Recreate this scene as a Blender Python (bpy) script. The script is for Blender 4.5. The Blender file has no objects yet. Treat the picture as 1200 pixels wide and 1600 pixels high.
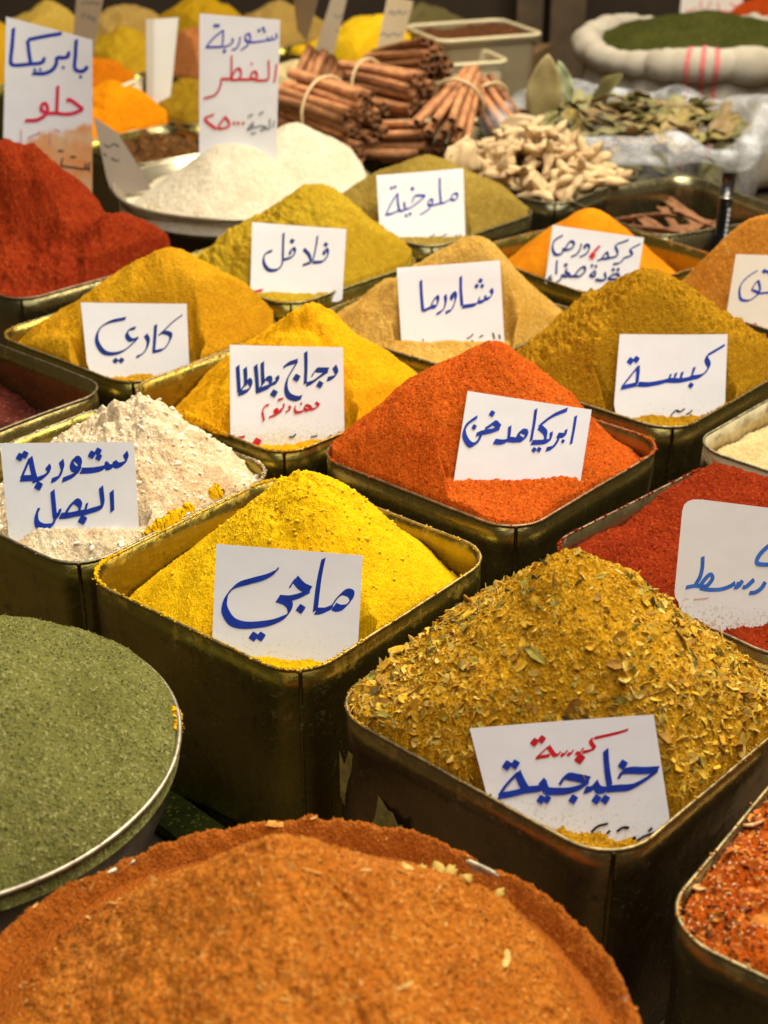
import bpy, math, random
import numpy as np

sc = bpy.context.scene
COL = sc.collection
R = math.radians

# ------------------------------------------------------------------ camera, world, light
FPX, TH, T, CZ = 2311.0, R(27.4), 0.18, 0.757      # focal length in photo pixels, pitch, rim height of the tins, eye height
cam_d = bpy.data.cameras.new('camera'); cam = bpy.data.objects.new('camera', cam_d); COL.objects.link(cam)
cam.location = (0, 0, CZ); cam.rotation_euler = (R(90) - TH, 0, 0)
cam_d.sensor_fit = 'VERTICAL'; cam_d.sensor_height = 36.0; cam_d.lens = FPX / 1600 * 36.0
cam_d.clip_start = 0.02; cam_d.clip_end = 60
cam_d.dof.use_dof = True; cam_d.dof.focus_distance = 1.12; cam_d.dof.aperture_fstop = 8.5
sc.camera = cam

w = bpy.data.worlds.new('World'); sc.world = w; w.use_nodes = True
bg = w.node_tree.nodes['Background']; bg.inputs[0].default_value = (1.0, 0.78, 0.44, 1); bg.inputs[1].default_value = 0.125

def area(name, loc, target, size, power, col, sy=None):
    d = bpy.data.lights.new(name, 'AREA'); d.energy = power; d.color = col; d.size = size
    if sy: d.shape = 'RECTANGLE'; d.size_y = sy
    o = bpy.data.objects.new(name, d); COL.objects.link(o); o.location = loc
    from mathutils import Vector
    v = Vector(target) - Vector(loc); o.rotation_euler = v.to_track_quat('-Z', 'Y').to_euler()
    return o
area('awning_light', (0.75, 1.75, 2.2), (0.0, 1.15, 0.15), 1.5, 92, (1.0, 0.90, 0.72), 1.4)
area('street_daylight', (0.25, 0.25, 2.6), (0.0, 1.2, 0.2), 2.8, 60, (1.0, 0.96, 0.91), 2.0)
area('rear_stall_light', (0.3, 3.0, 2.1), (0.1, 2.7, 0.2), 0.8, 21, (1.0, 0.86, 0.66), 0.8)

vs = sc.view_settings
sc.display_settings.display_device = 'sRGB'
vs.view_transform = 'Standard'; vs.look = 'None'; vs.gamma = 1; vs.use_curve_mapping = False; vs.exposure = -0.08
sc.cycles.use_denoising = True
sc.cycles.max_bounces = 8

# ------------------------------------------------------------------ helpers
_c, _s = math.cos(TH), math.sin(TH)
def ray(u, v):
    a = (u - 600) / FPX; b = (v - 800) / FPX
    return np.array([a, _c - b * _s, -_s - b * _c])
def unp(u, v, z=T):
    d = ray(u, v); return np.array([0, 0, CZ]) + (z - CZ) / d[2] * d
def unp_y(u, v, y):
    d = ray(u, v); return np.array([0, 0, CZ]) + y / d[1] * d
def unp_plane(u, v, p0, n):
    d = ray(u, v); o = np.array([0, 0, CZ]); t = np.dot(p0 - o, n) / np.dot(d, n); return o + t * d

def smooth(a): return a * a * (3 - 2 * a)
def clamp(x, a=0., b=1.): return np.minimum(np.maximum(x, a), b)
def vnoise(x, y, seed=0):
    rng = np.random.RandomState(seed % 100000); tab = rng.rand(257, 257)
    x = x + 1000.37; y = y + 1000.71
    xi = np.floor(x).astype(int); yi = np.floor(y).astype(int); fx = smooth(x - xi); fy = smooth(y - yi)
    a = tab[xi % 256, yi % 256]; b = tab[(xi + 1) % 256, yi % 256]; c = tab[xi % 256, (yi + 1) % 256]; d = tab[(xi + 1) % 256, (yi + 1) % 256]
    return (a * (1 - fx) + b * fx) * (1 - fy) + (c * (1 - fx) + d * fx) * fy - .5
def fbm(x, y, scale, octv, seed, gain=.5):
    s = 0; a = 1; f = 1 / scale
    ca, sa = math.cos(.6), math.sin(.6)
    for k in range(octv):
        s = s + a * vnoise(x * f, y * f, seed + 17 * k); a *= gain; f *= 2.03
        x, y = x * ca - y * sa, x * sa + y * ca
    return s
def smin(a, b, k):
    h = clamp(.5 + .5 * (b - a) / k); return b * (1 - h) + a * h - k * h * (1 - h)

def np_mesh(name, V, Fs, mats=None, smooth_shade=True, midx=None):
    """V (n,3); Fs a list of (m,k) integer arrays"""
    me = bpy.data.meshes.new(name)
    V = np.asarray(V, dtype=np.float32)
    Fs = [np.asarray(f, dtype=np.int32) for f in Fs if len(f)]
    nl = sum(f.size for f in Fs); nf = sum(len(f) for f in Fs)
    me.vertices.add(len(V)); me.vertices.foreach_set('co', V.ravel())
    me.loops.add(nl); me.loops.foreach_set('vertex_index', np.concatenate([f.ravel() for f in Fs]))
    me.polygons.add(nf)
    tot = np.concatenate([np.full(len(f), f.shape[1], dtype=np.int32) for f in Fs])
    st = np.concatenate([[0], np.cumsum(tot)[:-1]]).astype(np.int32)
    me.polygons.foreach_set('loop_start', st); me.polygons.foreach_set('loop_total', tot)
    me.polygons.foreach_set('use_smooth', np.full(nf, smooth_shade, dtype=bool))
    if midx is not None: me.polygons.foreach_set('material_index', np.asarray(midx, dtype=np.int32))
    for m in (mats or []): me.materials.append(m)
    me.update(calc_edges=True); me.validate()
    return me
class MB:
    """collects pieces for one mesh"""
    def __init__(s): s.V = []; s.Q = []; s.Tr = []; s.N = []; s.n = 0
    def add(s, V, quads=None, tris=None, ngons=None):
        V = np.asarray(V, float); s.V.append(V)
        if quads is not None and len(quads): s.Q.append(np.asarray(quads) + s.n)
        if tris is not None and len(tris): s.Tr.append(np.asarray(tris) + s.n)
        for g in (ngons or []): s.N.append(np.asarray([g]) + s.n)
        s.n += len(V); return s
    def mesh(s, name, mat, sm=True, origin=(0, 0, 0)):
        Fs = ([np.concatenate(s.Q)] if s.Q else []) + ([np.concatenate(s.Tr)] if s.Tr else []) + s.N
        return np_mesh(name, np.concatenate(s.V) - np.asarray(origin), Fs, [mat] if mat else [], sm)
def link(name, me, parent=None, loc=(0, 0, 0)):
    o = bpy.data.objects.new(name, me); COL.objects.link(o); o.location = loc
    if parent: o.parent = parent
    return o
def tag(o, label=None, cat=None, group=None, kind=None):
    for k, v in (('label', label), ('category', cat), ('group', group), ('kind', kind)):
        if v: o[k] = v
    return o
def thing(name, label, cat, loc, group=None):
    o = bpy.data.objects.new(name, None); COL.objects.link(o); o.location = loc; o.empty_display_size = .02
    return tag(o, label, cat, group)

def grid_faces(nu, nv, wrap=False):
    i = np.arange(nu if wrap else nu - 1)[:, None]; j = np.arange(nv - 1)[None]
    i2 = (i + 1) % nu
    return np.stack([i * nv + j, i2 * nv + j, i2 * nv + j + 1, i * nv + j + 1], -1).reshape(-1, 4)
def tube(mb, P, r, n=8, closed=False, caps=True):
    P = np.asarray(P, float); m = len(P); r = np.broadcast_to(np.asarray(r, float), (m,))
    if closed: tg = np.roll(P, -1, 0) - np.roll(P, 1, 0)
    else: tg = np.gradient(P, axis=0)
    tg /= np.linalg.norm(tg, axis=1)[:, None] + 1e-12
    up = np.array([0, 0, 1.]) if abs(tg[:, 2]).mean() < .9 else np.array([1., 0, 0])
    a = np.cross(tg, up); a /= np.linalg.norm(a, axis=1)[:, None] + 1e-12; b = np.cross(a, tg)
    th = np.linspace(0, 2 * np.pi, n, endpoint=False)
    V = P[:, None] + r[:, None, None] * (np.cos(th)[None, :, None] * a[:, None] + np.sin(th)[None, :, None] * b[:, None])
    V = V.reshape(-1, 3); i = np.arange(m if closed else m - 1)[:, None]; j = np.arange(n)[None]; i2 = (i + 1) % m; j2 = (j + 1) % n
    q = np.stack([i * n + j, i2 * n + j, i2 * n + j2, i * n + j2], -1).reshape(-1, 4)
    ng = [] if closed or not caps else [list(range(n))[::-1], [(m - 1) * n + k for k in range(n)]]
    mb.add(V, q, ngons=ng)
def cr(P, k=6, closed=False):
    """Catmull-Rom through P"""
    P = np.asarray(P, float)
    if len(P) < 3: return np.array([P[0] + (P[-1] - P[0]) * t for t in np.linspace(0, 1, k + 1)])
    Q = np.concatenate([[2 * P[0] - P[1]], P, [2 * P[-1] - P[-2]]]); out = []
    for i in range(1, len(Q) - 2):
        p0, p1, p2, p3 = Q[i - 1:i + 3]
        for t in np.arange(k) / k:
            out.append(.5 * (2 * p1 + (p2 - p0) * t + (2 * p0 - 5 * p1 + 4 * p2 - p3) * t ** 2 + (3 * p1 - p0 - 3 * p2 + p3) * t ** 3))
    out.append(Q[-2]); return np.array(out)
def rrect(wd, r, n=8, wy=None):
    wy = wy or wd; pts = []
    for k, (sx, sy) in enumerate([(1, 1), (-1, 1), (-1, -1), (1, -1)]):
        for j in range(n + 1):
            a = np.pi / 2 * (k + j / n); pts.append([sx * (wd / 2 - r) + r * np.cos(a), sy * (wy / 2 - r) + r * np.sin(a)])
    # subdivide straight runs
    P = np.array(pts); out = []
    for i in range(len(P)):
        a, b = P[i], P[(i + 1) % len(P)]; L = np.hypot(*(b - a)); m = max(1, int(L / .02))
        for t in range(m): out.append(a + (b - a) * t / m)
    return np.array(out)
def rot2(P, yaw):
    c, s = math.cos(yaw), math.sin(yaw); P = np.asarray(P)
    return np.stack([P[..., 0] * c - P[..., 1] * s, P[..., 0] * s + P[..., 1] * c], -1)

# ------------------------------------------------------------------ materials
def new_mat(name):
    m = bpy.data.materials.new(name); m.use_nodes = True; nt = m.node_tree
    return m, nt, nt.nodes['Principled BSDF'], nt.nodes['Material Output']
class N:
    def __init__(s, nt): s.nt = nt; s.co = nt.nodes.new('ShaderNodeTexCoord').outputs['Object']
    def n(s, t, **kw):
        nd = s.nt.nodes.new(t)
        for k, v in kw.items(): setattr(nd, k, v)
        return nd
    def l(s, a, b): s.nt.links.new(a, b)
    def noise(s, scale, detail=4, rough=.6, co=None, dist=0):
        nd = s.n('ShaderNodeTexNoise'); nd.inputs['Scale'].default_value = scale; nd.inputs['Detail'].default_value = detail
        nd.inputs['Roughness'].default_value = rough; nd.inputs['Distortion'].default_value = dist; s.l(co or s.co, nd.inputs['Vector']); return nd.outputs['Fac']
    def vor(s, scale, out='Color', co=None, feature='F1'):
        nd = s.n('ShaderNodeTexVoronoi', feature=feature); nd.inputs['Scale'].default_value = scale; s.l(co or s.co, nd.inputs['Vector']); return nd.outputs[out]
    def ramp(s, fac, stops):
        nd = s.n('ShaderNodeValToRGB'); e = nd.color_ramp.elements
        while len(e) < len(stops): e.new(.5)
        for el, (p, c) in zip(e, stops): el.position = p; el.color = (*c, 1) if len(c) == 3 else c
        s.l(fac, nd.inputs[0]); return nd.outputs[0]
    def mix(s, fac, a, b, mode='MIX'):
        nd = s.n('ShaderNodeMix', data_type='RGBA', blend_type=mode)
        for i, v in ((0, fac), (6, a), (7, b)):
            if hasattr(v, 'links'): s.l(v, nd.inputs[i])
            else: nd.inputs[i].default_value = v if i == 0 else (*v, 1)
        return nd.outputs[2]
    def math(s, op, a, b=None):
        nd = s.n('ShaderNodeMath', operation=op)
        for i, v in ((0, a), (1, b)):
            if v is None: continue
            if hasattr(v, 'links'): s.l(v, nd.inputs[i])
            else: nd.inputs[i].default_value = v
        return nd.outputs[0]
    def maprange(s, v, a, b, c=0., d=1.):
        nd = s.n('ShaderNodeMapRange'); s.l(v, nd.inputs[0])
        for i, x in enumerate((a, b, c, d)): nd.inputs[1 + i].default_value = x
        return nd.outputs[0]
    def bump(s, h, strength, dist, bsdf, prev=None):
        nd = s.n('ShaderNodeBump'); nd.inputs['Strength'].default_value = strength; nd.inputs['Distance'].default_value = dist
        s.l(h, nd.inputs['Height']); s.l(nd.outputs[0], bsdf.inputs['Normal']); return nd.outputs[0]

def powder(name, a, b, c=None, grain=.0016, speck=.12, bump=.9, dark=None, big=None):
    """a main, b second tone, c speck colour"""
    dp = lambda c_: None if c_ is None else tuple(x ** 1.17 for x in c_)
    a, b, c, dark, big = dp(a), dp(b), dp(c), dp(dark), dp(big)
    m, nt, bs, out = new_mat(name); k = N(nt)
    g = k.vor(1 / grain, 'Color'); sep = k.n('ShaderNodeSeparateColor'); k.l(g, sep.inputs[0])
    big_n = k.noise(22, 5, .65)
    col = k.mix(k.maprange(big_n, .32, .68), a, b)
    # grain to grain tone
    v = k.maprange(sep.outputs[0], 0, 1, .84, 1.12)
    comb = k.n('ShaderNodeCombineColor'); [k.l(v, comb.inputs[i]) for i in range(3)]
    col = k.mix(1.0, col, comb.outputs[0], 'MULTIPLY')
    if big: # loose streaks of another tone
        col = k.mix(k.maprange(k.noise(9, 6, .7), .55, .72), col, big)
    if c: col = k.mix(k.math('MULTIPLY', k.math('LESS_THAN', sep.outputs[1], speck * .7), .5), col, c)
    if dark: col = k.mix(k.math('MULTIPLY', k.math('LESS_THAN', sep.outputs[2], speck * .5), .6), col, dark)
    k.l(col, bs.inputs['Base Color']); bs.inputs['Roughness'].default_value = .92; bs.inputs['Specular IOR Level'].default_value = .04
    h = k.math('ADD', k.vor(1 / grain, 'Distance'), k.noise(1 / (grain * .8), 3, .7))
    k.bump(h, bump * .6, grain * .8, bs)
    return m
def plain(name, col, rough=.6, metal=0., spec=.5, var=.15, scale=40, bump=0., coat=0.):
    m, nt, bs, out = new_mat(name); k = N(nt)
    nz = k.noise(scale, 5, .65)
    c = k.mix(k.maprange(nz, .3, .7), tuple(x * (1 - var) for x in col), tuple(min(1, x * (1 + var)) for x in col))
    k.l(c, bs.inputs['Base Color']); bs.inputs['Roughness'].default_value = rough; bs.inputs['Metallic'].default_value = metal
    bs.inputs['Specular IOR Level'].default_value = spec; bs.inputs['Coat Weight'].default_value = coat
    if bump: k.bump(nz, bump, .002, bs)
    return m
def tin_mat(name, dust, amount=.5, base=(.30, .245, .05), inner=None):
    """lacquered tin plate: stained metal, scuffs, dust of the spice near the rim and in smears"""
    m, nt, bs, out = new_mat(name); k = N(nt)
    sx = k.n('ShaderNodeSeparateXYZ'); k.l(k.co, sx.inputs[0]); z = sx.outputs[2]
    n1 = k.noise(9, 7, .62, dist=.4); n2 = k.noise(60, 6, .7)
    stretch = k.n('ShaderNodeMapping'); stretch.inputs['Scale'].default_value = (60, 60, 5); k.l(k.co, stretch.inputs[0])
    n3 = k.noise(1, 5, .6, co=stretch.outputs[0])
    col = k.mix(k.maprange(n1, .35, .68), tuple(x * 1.2 for x in base), tuple(x * .75 for x in base))
    col = k.mix(k.maprange(n3, .5, .75, 0, .6), col, (.22, .14, .035))
    col = k.mix(k.maprange(n2, .60, .72, 0, .7), col, (.05, .04, .015))
    near = k.maprange(z, .14, .178, .0, .27)
    dmask = k.maprange(k.math('ADD', k.noise(35, 8, .75), near), .86 - .16 * amount, 1.02 - .14 * amount, 0, .8)
    scuff = k.maprange(k.math('ADD', k.noise(150, 4, .8), k.math('MULTIPLY', k.noise(11, 4, .6), .75)), 1.02, 1.12, 0, .12 + .5 * max(0, amount - .38))
    col = k.mix(dmask, col, dust); col = k.mix(scuff, col, (.42, .38, .25))
    k.l(col, bs.inputs['Base Color'])
    solid = k.math('MAXIMUM', dmask, k.math('MULTIPLY', scuff, .8))
    k.l(k.math('SUBTRACT', .92, k.math('MULTIPLY', solid, .8)), bs.inputs['Metallic'])
    k.l(k.math('ADD', k.maprange(n2, .3, .7, .16, .34), k.math('MULTIPLY', solid, .4)), bs.inputs['Roughness'])
    k.bump(k.math('ADD', n1, k.math('MULTIPLY', n2, .12)), .35, .006, bs)
    return m
def paper_mat(name, dust=(.4, .3, .1), col=(.80, .81, .83), rough=.42, amt=1.0, coat=.12, foot=0.):
    m, nt, bs, out = new_mat(name); k = N(nt)
    sx = k.n('ShaderNodeSeparateXYZ'); k.l(k.co, sx.inputs[0])
    low = k.maprange(sx.outputs[2], -.012, .030, .26 * amt, 0)
    msk = k.maprange(k.math('ADD', k.noise(420, 4, .7), k.math('ADD', low, k.math('MULTIPLY', k.noise(22, 3), .25))), .86, 1.0)
    c0 = k.mix(k.maprange(k.noise(14, 4), .3, .7), col, tuple(x * .93 for x in col))
    c0 = k.mix(k.maprange(k.noise(5, 3, .5), .52, .75, 0, .10), c0, (.62, .56, .45))      # handling stains
    if foot:
        e_ = k.math('ADD', k.math('SUBTRACT', sx.outputs[2], k.math('MULTIPLY', sx.outputs[0], .35)), k.math('MULTIPLY', k.noise(24, 5, .65), .07))
        c0 = k.mix(k.maprange(e_, foot, foot + .012, .9, 0), c0, k.mix(k.maprange(k.noise(30, 4), .35, .65), dust, (.70, .45, .22)))
    k.l(k.mix(k.math('MULTIPLY', msk, .55), c0, dust), bs.inputs['Base Color'])
    bs.inputs['Roughness'].default_value = rough; bs.inputs['Coat Weight'].default_value = coat; bs.inputs['Coat Roughness'].default_value = .12
    k.bump(k.noise(25, 3), .12, .004, bs)
    return m
INK = {n: plain('ink_' + n, c, .5, var=.25, scale=120, spec=.3) for n, c in dict(blue=(.006, .035, .36), navy=(.008, .03, .22), violet=(.03, .045, .42), red=(.55, .012, .02),
       crimson=(.62, .02, .07), black=(.012, .012, .014), sky=(.03, .13, .50), grey=(.13, .14, .17), faded=(.62, .28, .30)).items()}
M_RIM = plain('rim_metal', (.30, .27, .16), .38, metal=.9, var=.4, scale=90)
M_STEEL = plain('tray_metal', (.50, .49, .43), .34, metal=.9, var=.25, scale=50)

# ------------------------------------------------------------------ setting
wood, nt, bs, out = new_mat('dark_boards'); k = N(nt)
mp = k.n('ShaderNodeMapping'); mp.inputs['Scale'].default_value = (3, 40, 40); k.l(k.co, mp.inputs[0])
k.l(k.mix(k.maprange(k.noise(1, 6, .7, co=mp.outputs[0]), .3, .7), (.035, .022, .010), (.085, .055, .025)), bs.inputs['Base Color']); bs.inputs['Roughness'].default_value = .7
k.bump(k.noise(1, 6, .7, co=mp.outputs[0]), .4, .004, bs)
def box(mb, x0, x1, y0, y1, z0, z1):
    V = [(x, y, z) for x in (x0, x1) for y in (y0, y1) for z in (z0, z1)]
    mb.add(V, [[0, 1, 3, 2], [4, 6, 7, 5], [0, 4, 5, 1], [2, 3, 7, 6], [0, 2, 6, 4], [1, 5, 7, 3]])
tb = MB()
for i in range(11):
    y0 = .05 + i * .36; box(tb, -2.2, 2.4, y0, y0 + .354, -.035, 0)
tag(link('stall_counter', tb.mesh('stall_counter', wood, False)), 'dark plank counter under all the spice tins', 'counter', kind='structure')
mwall = plain('dark_brown_wall', (.030, .017, .007), .85, var=.35, scale=6)  # dark brown wall tone, varied by noise
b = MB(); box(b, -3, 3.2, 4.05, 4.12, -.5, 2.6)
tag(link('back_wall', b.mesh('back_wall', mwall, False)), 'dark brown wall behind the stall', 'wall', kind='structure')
mpost = plain('post_wood', (.09, .058, .028), .65, var=.35, scale=14, bump=.3)
for (u0, u1, lab) in ((806, 846, 'narrow dark brown wooden post left of its wider neighbour'), (858, 912, 'wide dark brown wooden post beside the white sack')):
    a = unp_y(u0, 60, 3.93); c = unp_y(u1, 60, 3.93); b = MB(); box(b, a[0], c[0], 3.92, 3.98, -.035, 1.9)
    tag(link('wooden_post', b.mesh('wooden_post', mpost, False)), lab, 'post', 'posts of the stall back')

# ------------------------------------------------------------------ tins
def make_tin(name, label, cx, cy, yaw, wd, mat, zt=T, zb=0.002, r=.035, seed=0, group='square tins of spice', seam=True, deep=.14, rimmat=None, wy=None):
    t = thing(name, label, 'tin', (cx, cy, zb), group)
    P = rrect(wd, r, 8, wy); n = len(P)
    nz = 9; rings = []
    d = P / (np.linalg.norm(P, axis=1)[:, None])
    H = zt - zb
    for k_ in range(nz):
        z = H * k_ / (nz - 1)
        off = .0042 * fbm(P[:, 0] + z * .3, P[:, 1] + z * .7, .075, 3, 31 + seed) * math.sin(math.pi * min(1, k_ / (nz - 1) * 1.0)) * 2
        if k_ == nz - 2: off = off * .3 + .0012      # pressed bead under the rim
        rings.append(np.c_[rot2(P + d * np.reshape(off, (-1, 1)), yaw), np.full(n, z)])
    inner = []
    for z, ins in ((H, .0012), (H - .02, .0016), (H - .06, .0016), (H - deep, .002)):
        inner.append(np.c_[rot2(P - d * ins, yaw), np.full(n, max(z, .004))])
    rings += inner
    V = np.array(rings).transpose(1, 0, 2).reshape(-1, 3); nv = len(rings)
    mb = MB(); mb.add(V, grid_faces(n, nv, True), ngons=[[i * nv for i in range(n)][::-1], [i * nv + nv - 1 for i in range(n)]])
    link('body', mb.mesh('body', mat), t)
    rb = MB(); off = .0009 * fbm(P[:, 0], P[:, 1], .03, 3, 5 + seed)
    tube(rb, np.c_[rot2(P + d * .0003, yaw), H + off + .0002], .0014, 6, True)
    link('rim', rb.mesh('rim', rimmat or M_RIM), t)
    if seam:
        # folded upright seam on the corner nearest the buyer
        q = rot2(P, yaw); i = q[:, 1].argmin(); s = MB(); p = rot2(P + d * .0012, yaw)[i]
        tube(s, [[p[0] + .001, p[1], H * k_ / 6] for k_ in range(7)], .0016, 6); link('seam', s.mesh('seam', mat), t)
    return t

def disc_square(nn, a, r, ay=None):
    """nn x nn grid over a square with rounded corners"""
    ay = ay or a
    g = np.linspace(-1, 1, nn); X, Y = np.meshgrid(g * a, g * ay, indexing='ij')
    sx = clamp((abs(X) - (a - r)) / r); sy = clamp((abs(Y) - (ay - r)) / r)
    m = np.maximum(sx, sy); h = np.hypot(sx, sy) + 1e-9; f = np.where((sx > 0) & (sy > 0), m / h, 1)
    X2 = np.where(sx > 0, np.sign(X) * ((a - r) + r * sx * f), X); Y2 = np.where(sy > 0, np.sign(Y) * ((ay - r) + r * sy * f), Y)
    return X2, Y2
def disc_round(nn, rad):
    g = np.linspace(-1, 1, nn); X, Y = np.meshgrid(g, g, indexing='ij')
    m = np.maximum(abs(X), abs(Y)); h = np.hypot(X, Y) + 1e-9
    return X * m / h * rad, Y * m / h * rad

CARDS = {}      # key -> (p0, e1, nrm, half width, lean, fill level)
def card_frame(bL, bR, z0, lean):
    a = unp(*bL, z0); c = unp(*bR, z0); e1 = (c - a) / np.linalg.norm(c - a)
    nh = np.array([e1[1], -e1[0], 0.])                       # points at the buyer
    nrm = nh * math.cos(R(lean)) + np.array([0, 0, 1]) * math.sin(R(lean))
    return (a + c) / 2, e1, nh, nrm, np.linalg.norm(c - a) / 2

def sheet(name, label, cat, X, Y, Z, mat, loc, zdrop, group=None, sm=True):
    """heap of powder: top surface, skirt and underside; X, Y world"""
    nn = X.shape[0]
    V = np.stack([X, Y, Z], -1).reshape(-1, 3)
    q = grid_faces(nn, nn)
    idx = np.arange(nn * nn).reshape(nn, nn)
    loop = np.concatenate([idx[:-1, 0], idx[-1, :-1], idx[:0:-1, -1], idx[0, :0:-1]])
    low = V[loop].copy(); low[:, 2] = zdrop
    mb = MB(); n0 = len(V); L = len(loop)
    i = np.arange(L); sk = np.stack([loop, (n0 + i), n0 + (i + 1) % L, loop[(i + 1) % L]], -1)
    mb.add(np.concatenate([V, low]), np.concatenate([q, sk]), ngons=[[n0 + k_ for k_ in range(L)]])
    o = link(name, mb.mesh(name, mat, sm, origin=loc), None, loc)
    return tag(o, label, cat, group)

PILES = {}
def make_pile(key, label, tin, peak, mat, slope=.72, dy=0., nn=200, rnd=.012, lump=.006, grainh=.0012, gsc=.004, seed=0, floor=-.06, cards=(), extra=None, zpk=None, wall=1.7, wn=.00035, wob=.12, lim=.0, dirs=(), left=1.):
    cx, cy, yaw, wd = tin
    X, Y = disc_square(nn, wd / 2 - .0035, .033)
    W = rot2(np.stack([X, Y], -1), yaw) + [cx, cy]; wx, wy = W[..., 0], W[..., 1]
    pk = unp_y(peak[0], peak[1], cy + dy)
    if zpk is not None: pk = unp(peak[0], peak[1], T + zpk)
    ax_ = wx - pk[0]; D = np.hypot(np.where(ax_ < 0, left, 1.) * ax_, wy - pk[1]); ang = np.arctan2(wy - pk[1], wx - pk[0])
    sl = slope * (1 + wob * 2 * fbm(np.cos(ang) * .1, np.sin(ang) * .1, .11, 2, seed + 3))
    for a_, e_ in dirs: sl = sl + e_ * clamp(np.cos(ang - R(a_))) ** 2
    Z = pk[2] - sl * (np.sqrt(D ** 2 + rnd ** 2) - rnd)
    if extra is not None: Z = extra(wx, wy, Z, pk)
    Z = Z + lump * 2 * fbm(wx, wy, .045, 3, seed + 9)
    Z = np.maximum(Z, T + floor + .004 * fbm(wx, wy, .05, 3, seed))
    dw = np.minimum(wd / 2 - abs(X), wd / 2 - abs(Y))
    Z = smin(Z, T - .006 + lim + dw * wall, .006)
    for ck in cards:
        p0, e1, nh, nrm, hw, lean, zf = CARDS[ck]
        s = abs((wx - p0[0]) * e1[0] + (wy - p0[1]) * e1[1]); d = -((wx - p0[0]) * nh[0] + (wy - p0[1]) * nh[1])
        tl = math.tan(R(lean)) + .02
        front = zf + clamp((s - hw - .006) / .025) * .08 + np.minimum(0, d) * .12 + .003 * fbm(wx, wy, .016, 2, seed) + .003 * np.exp(-((d + .007) / .006) ** 2)
        back = np.maximum(zf, p0[2] + (d - .005) / tl) + clamp((s - hw - .002) / .030) ** 1.3 * .07
        Z = np.where(d < .0065, np.minimum(Z, front), smin(Z, np.where(d < .0065, Z + 1, back), .012))
    Z = Z + grainh * 1.2 * fbm(wx, wy, gsc, 3, seed + 77, .6) + wn * np.random.RandomState(seed).normal(size=Z.shape)
    PILES[key] = (wx, wy, Z, pk)
    print('pile', key, 'peak above rim %.3f' % (pk[2] - T))
    return sheet('spice_pile', label, 'spice', wx, wy, Z, mat, (cx, cy, T), T - .12, 'heaps of spice in square tins')

# ------------------------------------------------------------------ cards and lettering
def nib_strip(P, L, ang, mn):
    """calligraphy pen: half offsets at each point of the polyline (y down)"""
    tg = np.gradient(P, axis=0); tg /= np.linalg.norm(tg, axis=1)[:, None] + 1e-9
    nr = np.stack([-tg[:, 1], tg[:, 0]], -1); nv = np.array([math.cos(ang), -math.sin(ang)]) * L
    a = nr @ nv; b = tg @ nv
    h = nr * np.maximum(abs(a), mn * L)[:, None] / 2 + tg * (b * a / L * .9)[:, None] / 2
    return P + h, P - h
def lettering(parent, name, mat, strokes, dots, to3, L, ang, mn, lift0):
    """strokes in zoomed photo pixels -> ribbons lying on the card"""
    mb = MB(); lift = lift0
    for st in strokes:
        P = cr(np.array(st, float), 7); A, B = nib_strip(P, L * 1.14, R(ang), mn); n = len(P)
        V = [to3(p, lift + 2.2e-6 * i) for i, p in enumerate(A)] + [to3(p, lift + 2.2e-6 * i) for i, p in enumerate(B)]
        i = np.arange(n - 1); mb.add(V, np.stack([i, i + 1, n + i + 1, n + i], -1)); lift += 4e-5
    for (x, y, s) in dots:
        if mn > .8: pts = [(x + s * .5 * math.cos(t), y + s * .5 * math.sin(t)) for t in np.linspace(0, 2 * np.pi, 10, endpoint=False)]
        else:
            a1 = R(ang); u = np.array([math.cos(a1), -math.sin(a1)]) * s * .5; v = np.array([math.cos(a1 - 1.5), -math.sin(a1 - 1.5)]) * s * .42
            pts = [(x, y) + u * p + v * q for p, q in ((-1, -.92), (-.1, -1.02), (1, -1), (1.05, 0), (1, .9), (0, 1.04), (-1, 1), (-1.03, .1))]
        V = [to3(p, lift) for p in pts]; mb.add(V, ngons=[list(range(len(V)))]); lift += 4e-5
    return link(name, mb.mesh(name, mat, False), parent), lift
def parse(txt):
    st, dt = [], []
    for s in txt.replace('\n', ' ').split(';'):
        s = s.strip()
        if not s: continue
        if s[0] == 'D':
            f = s[1:].split(','); dt.append(tuple(float(x) for x in f))
        else: st.append([tuple(float(x) for x in p.split(',')) for p in s.split()])
    return st, dt
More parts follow.
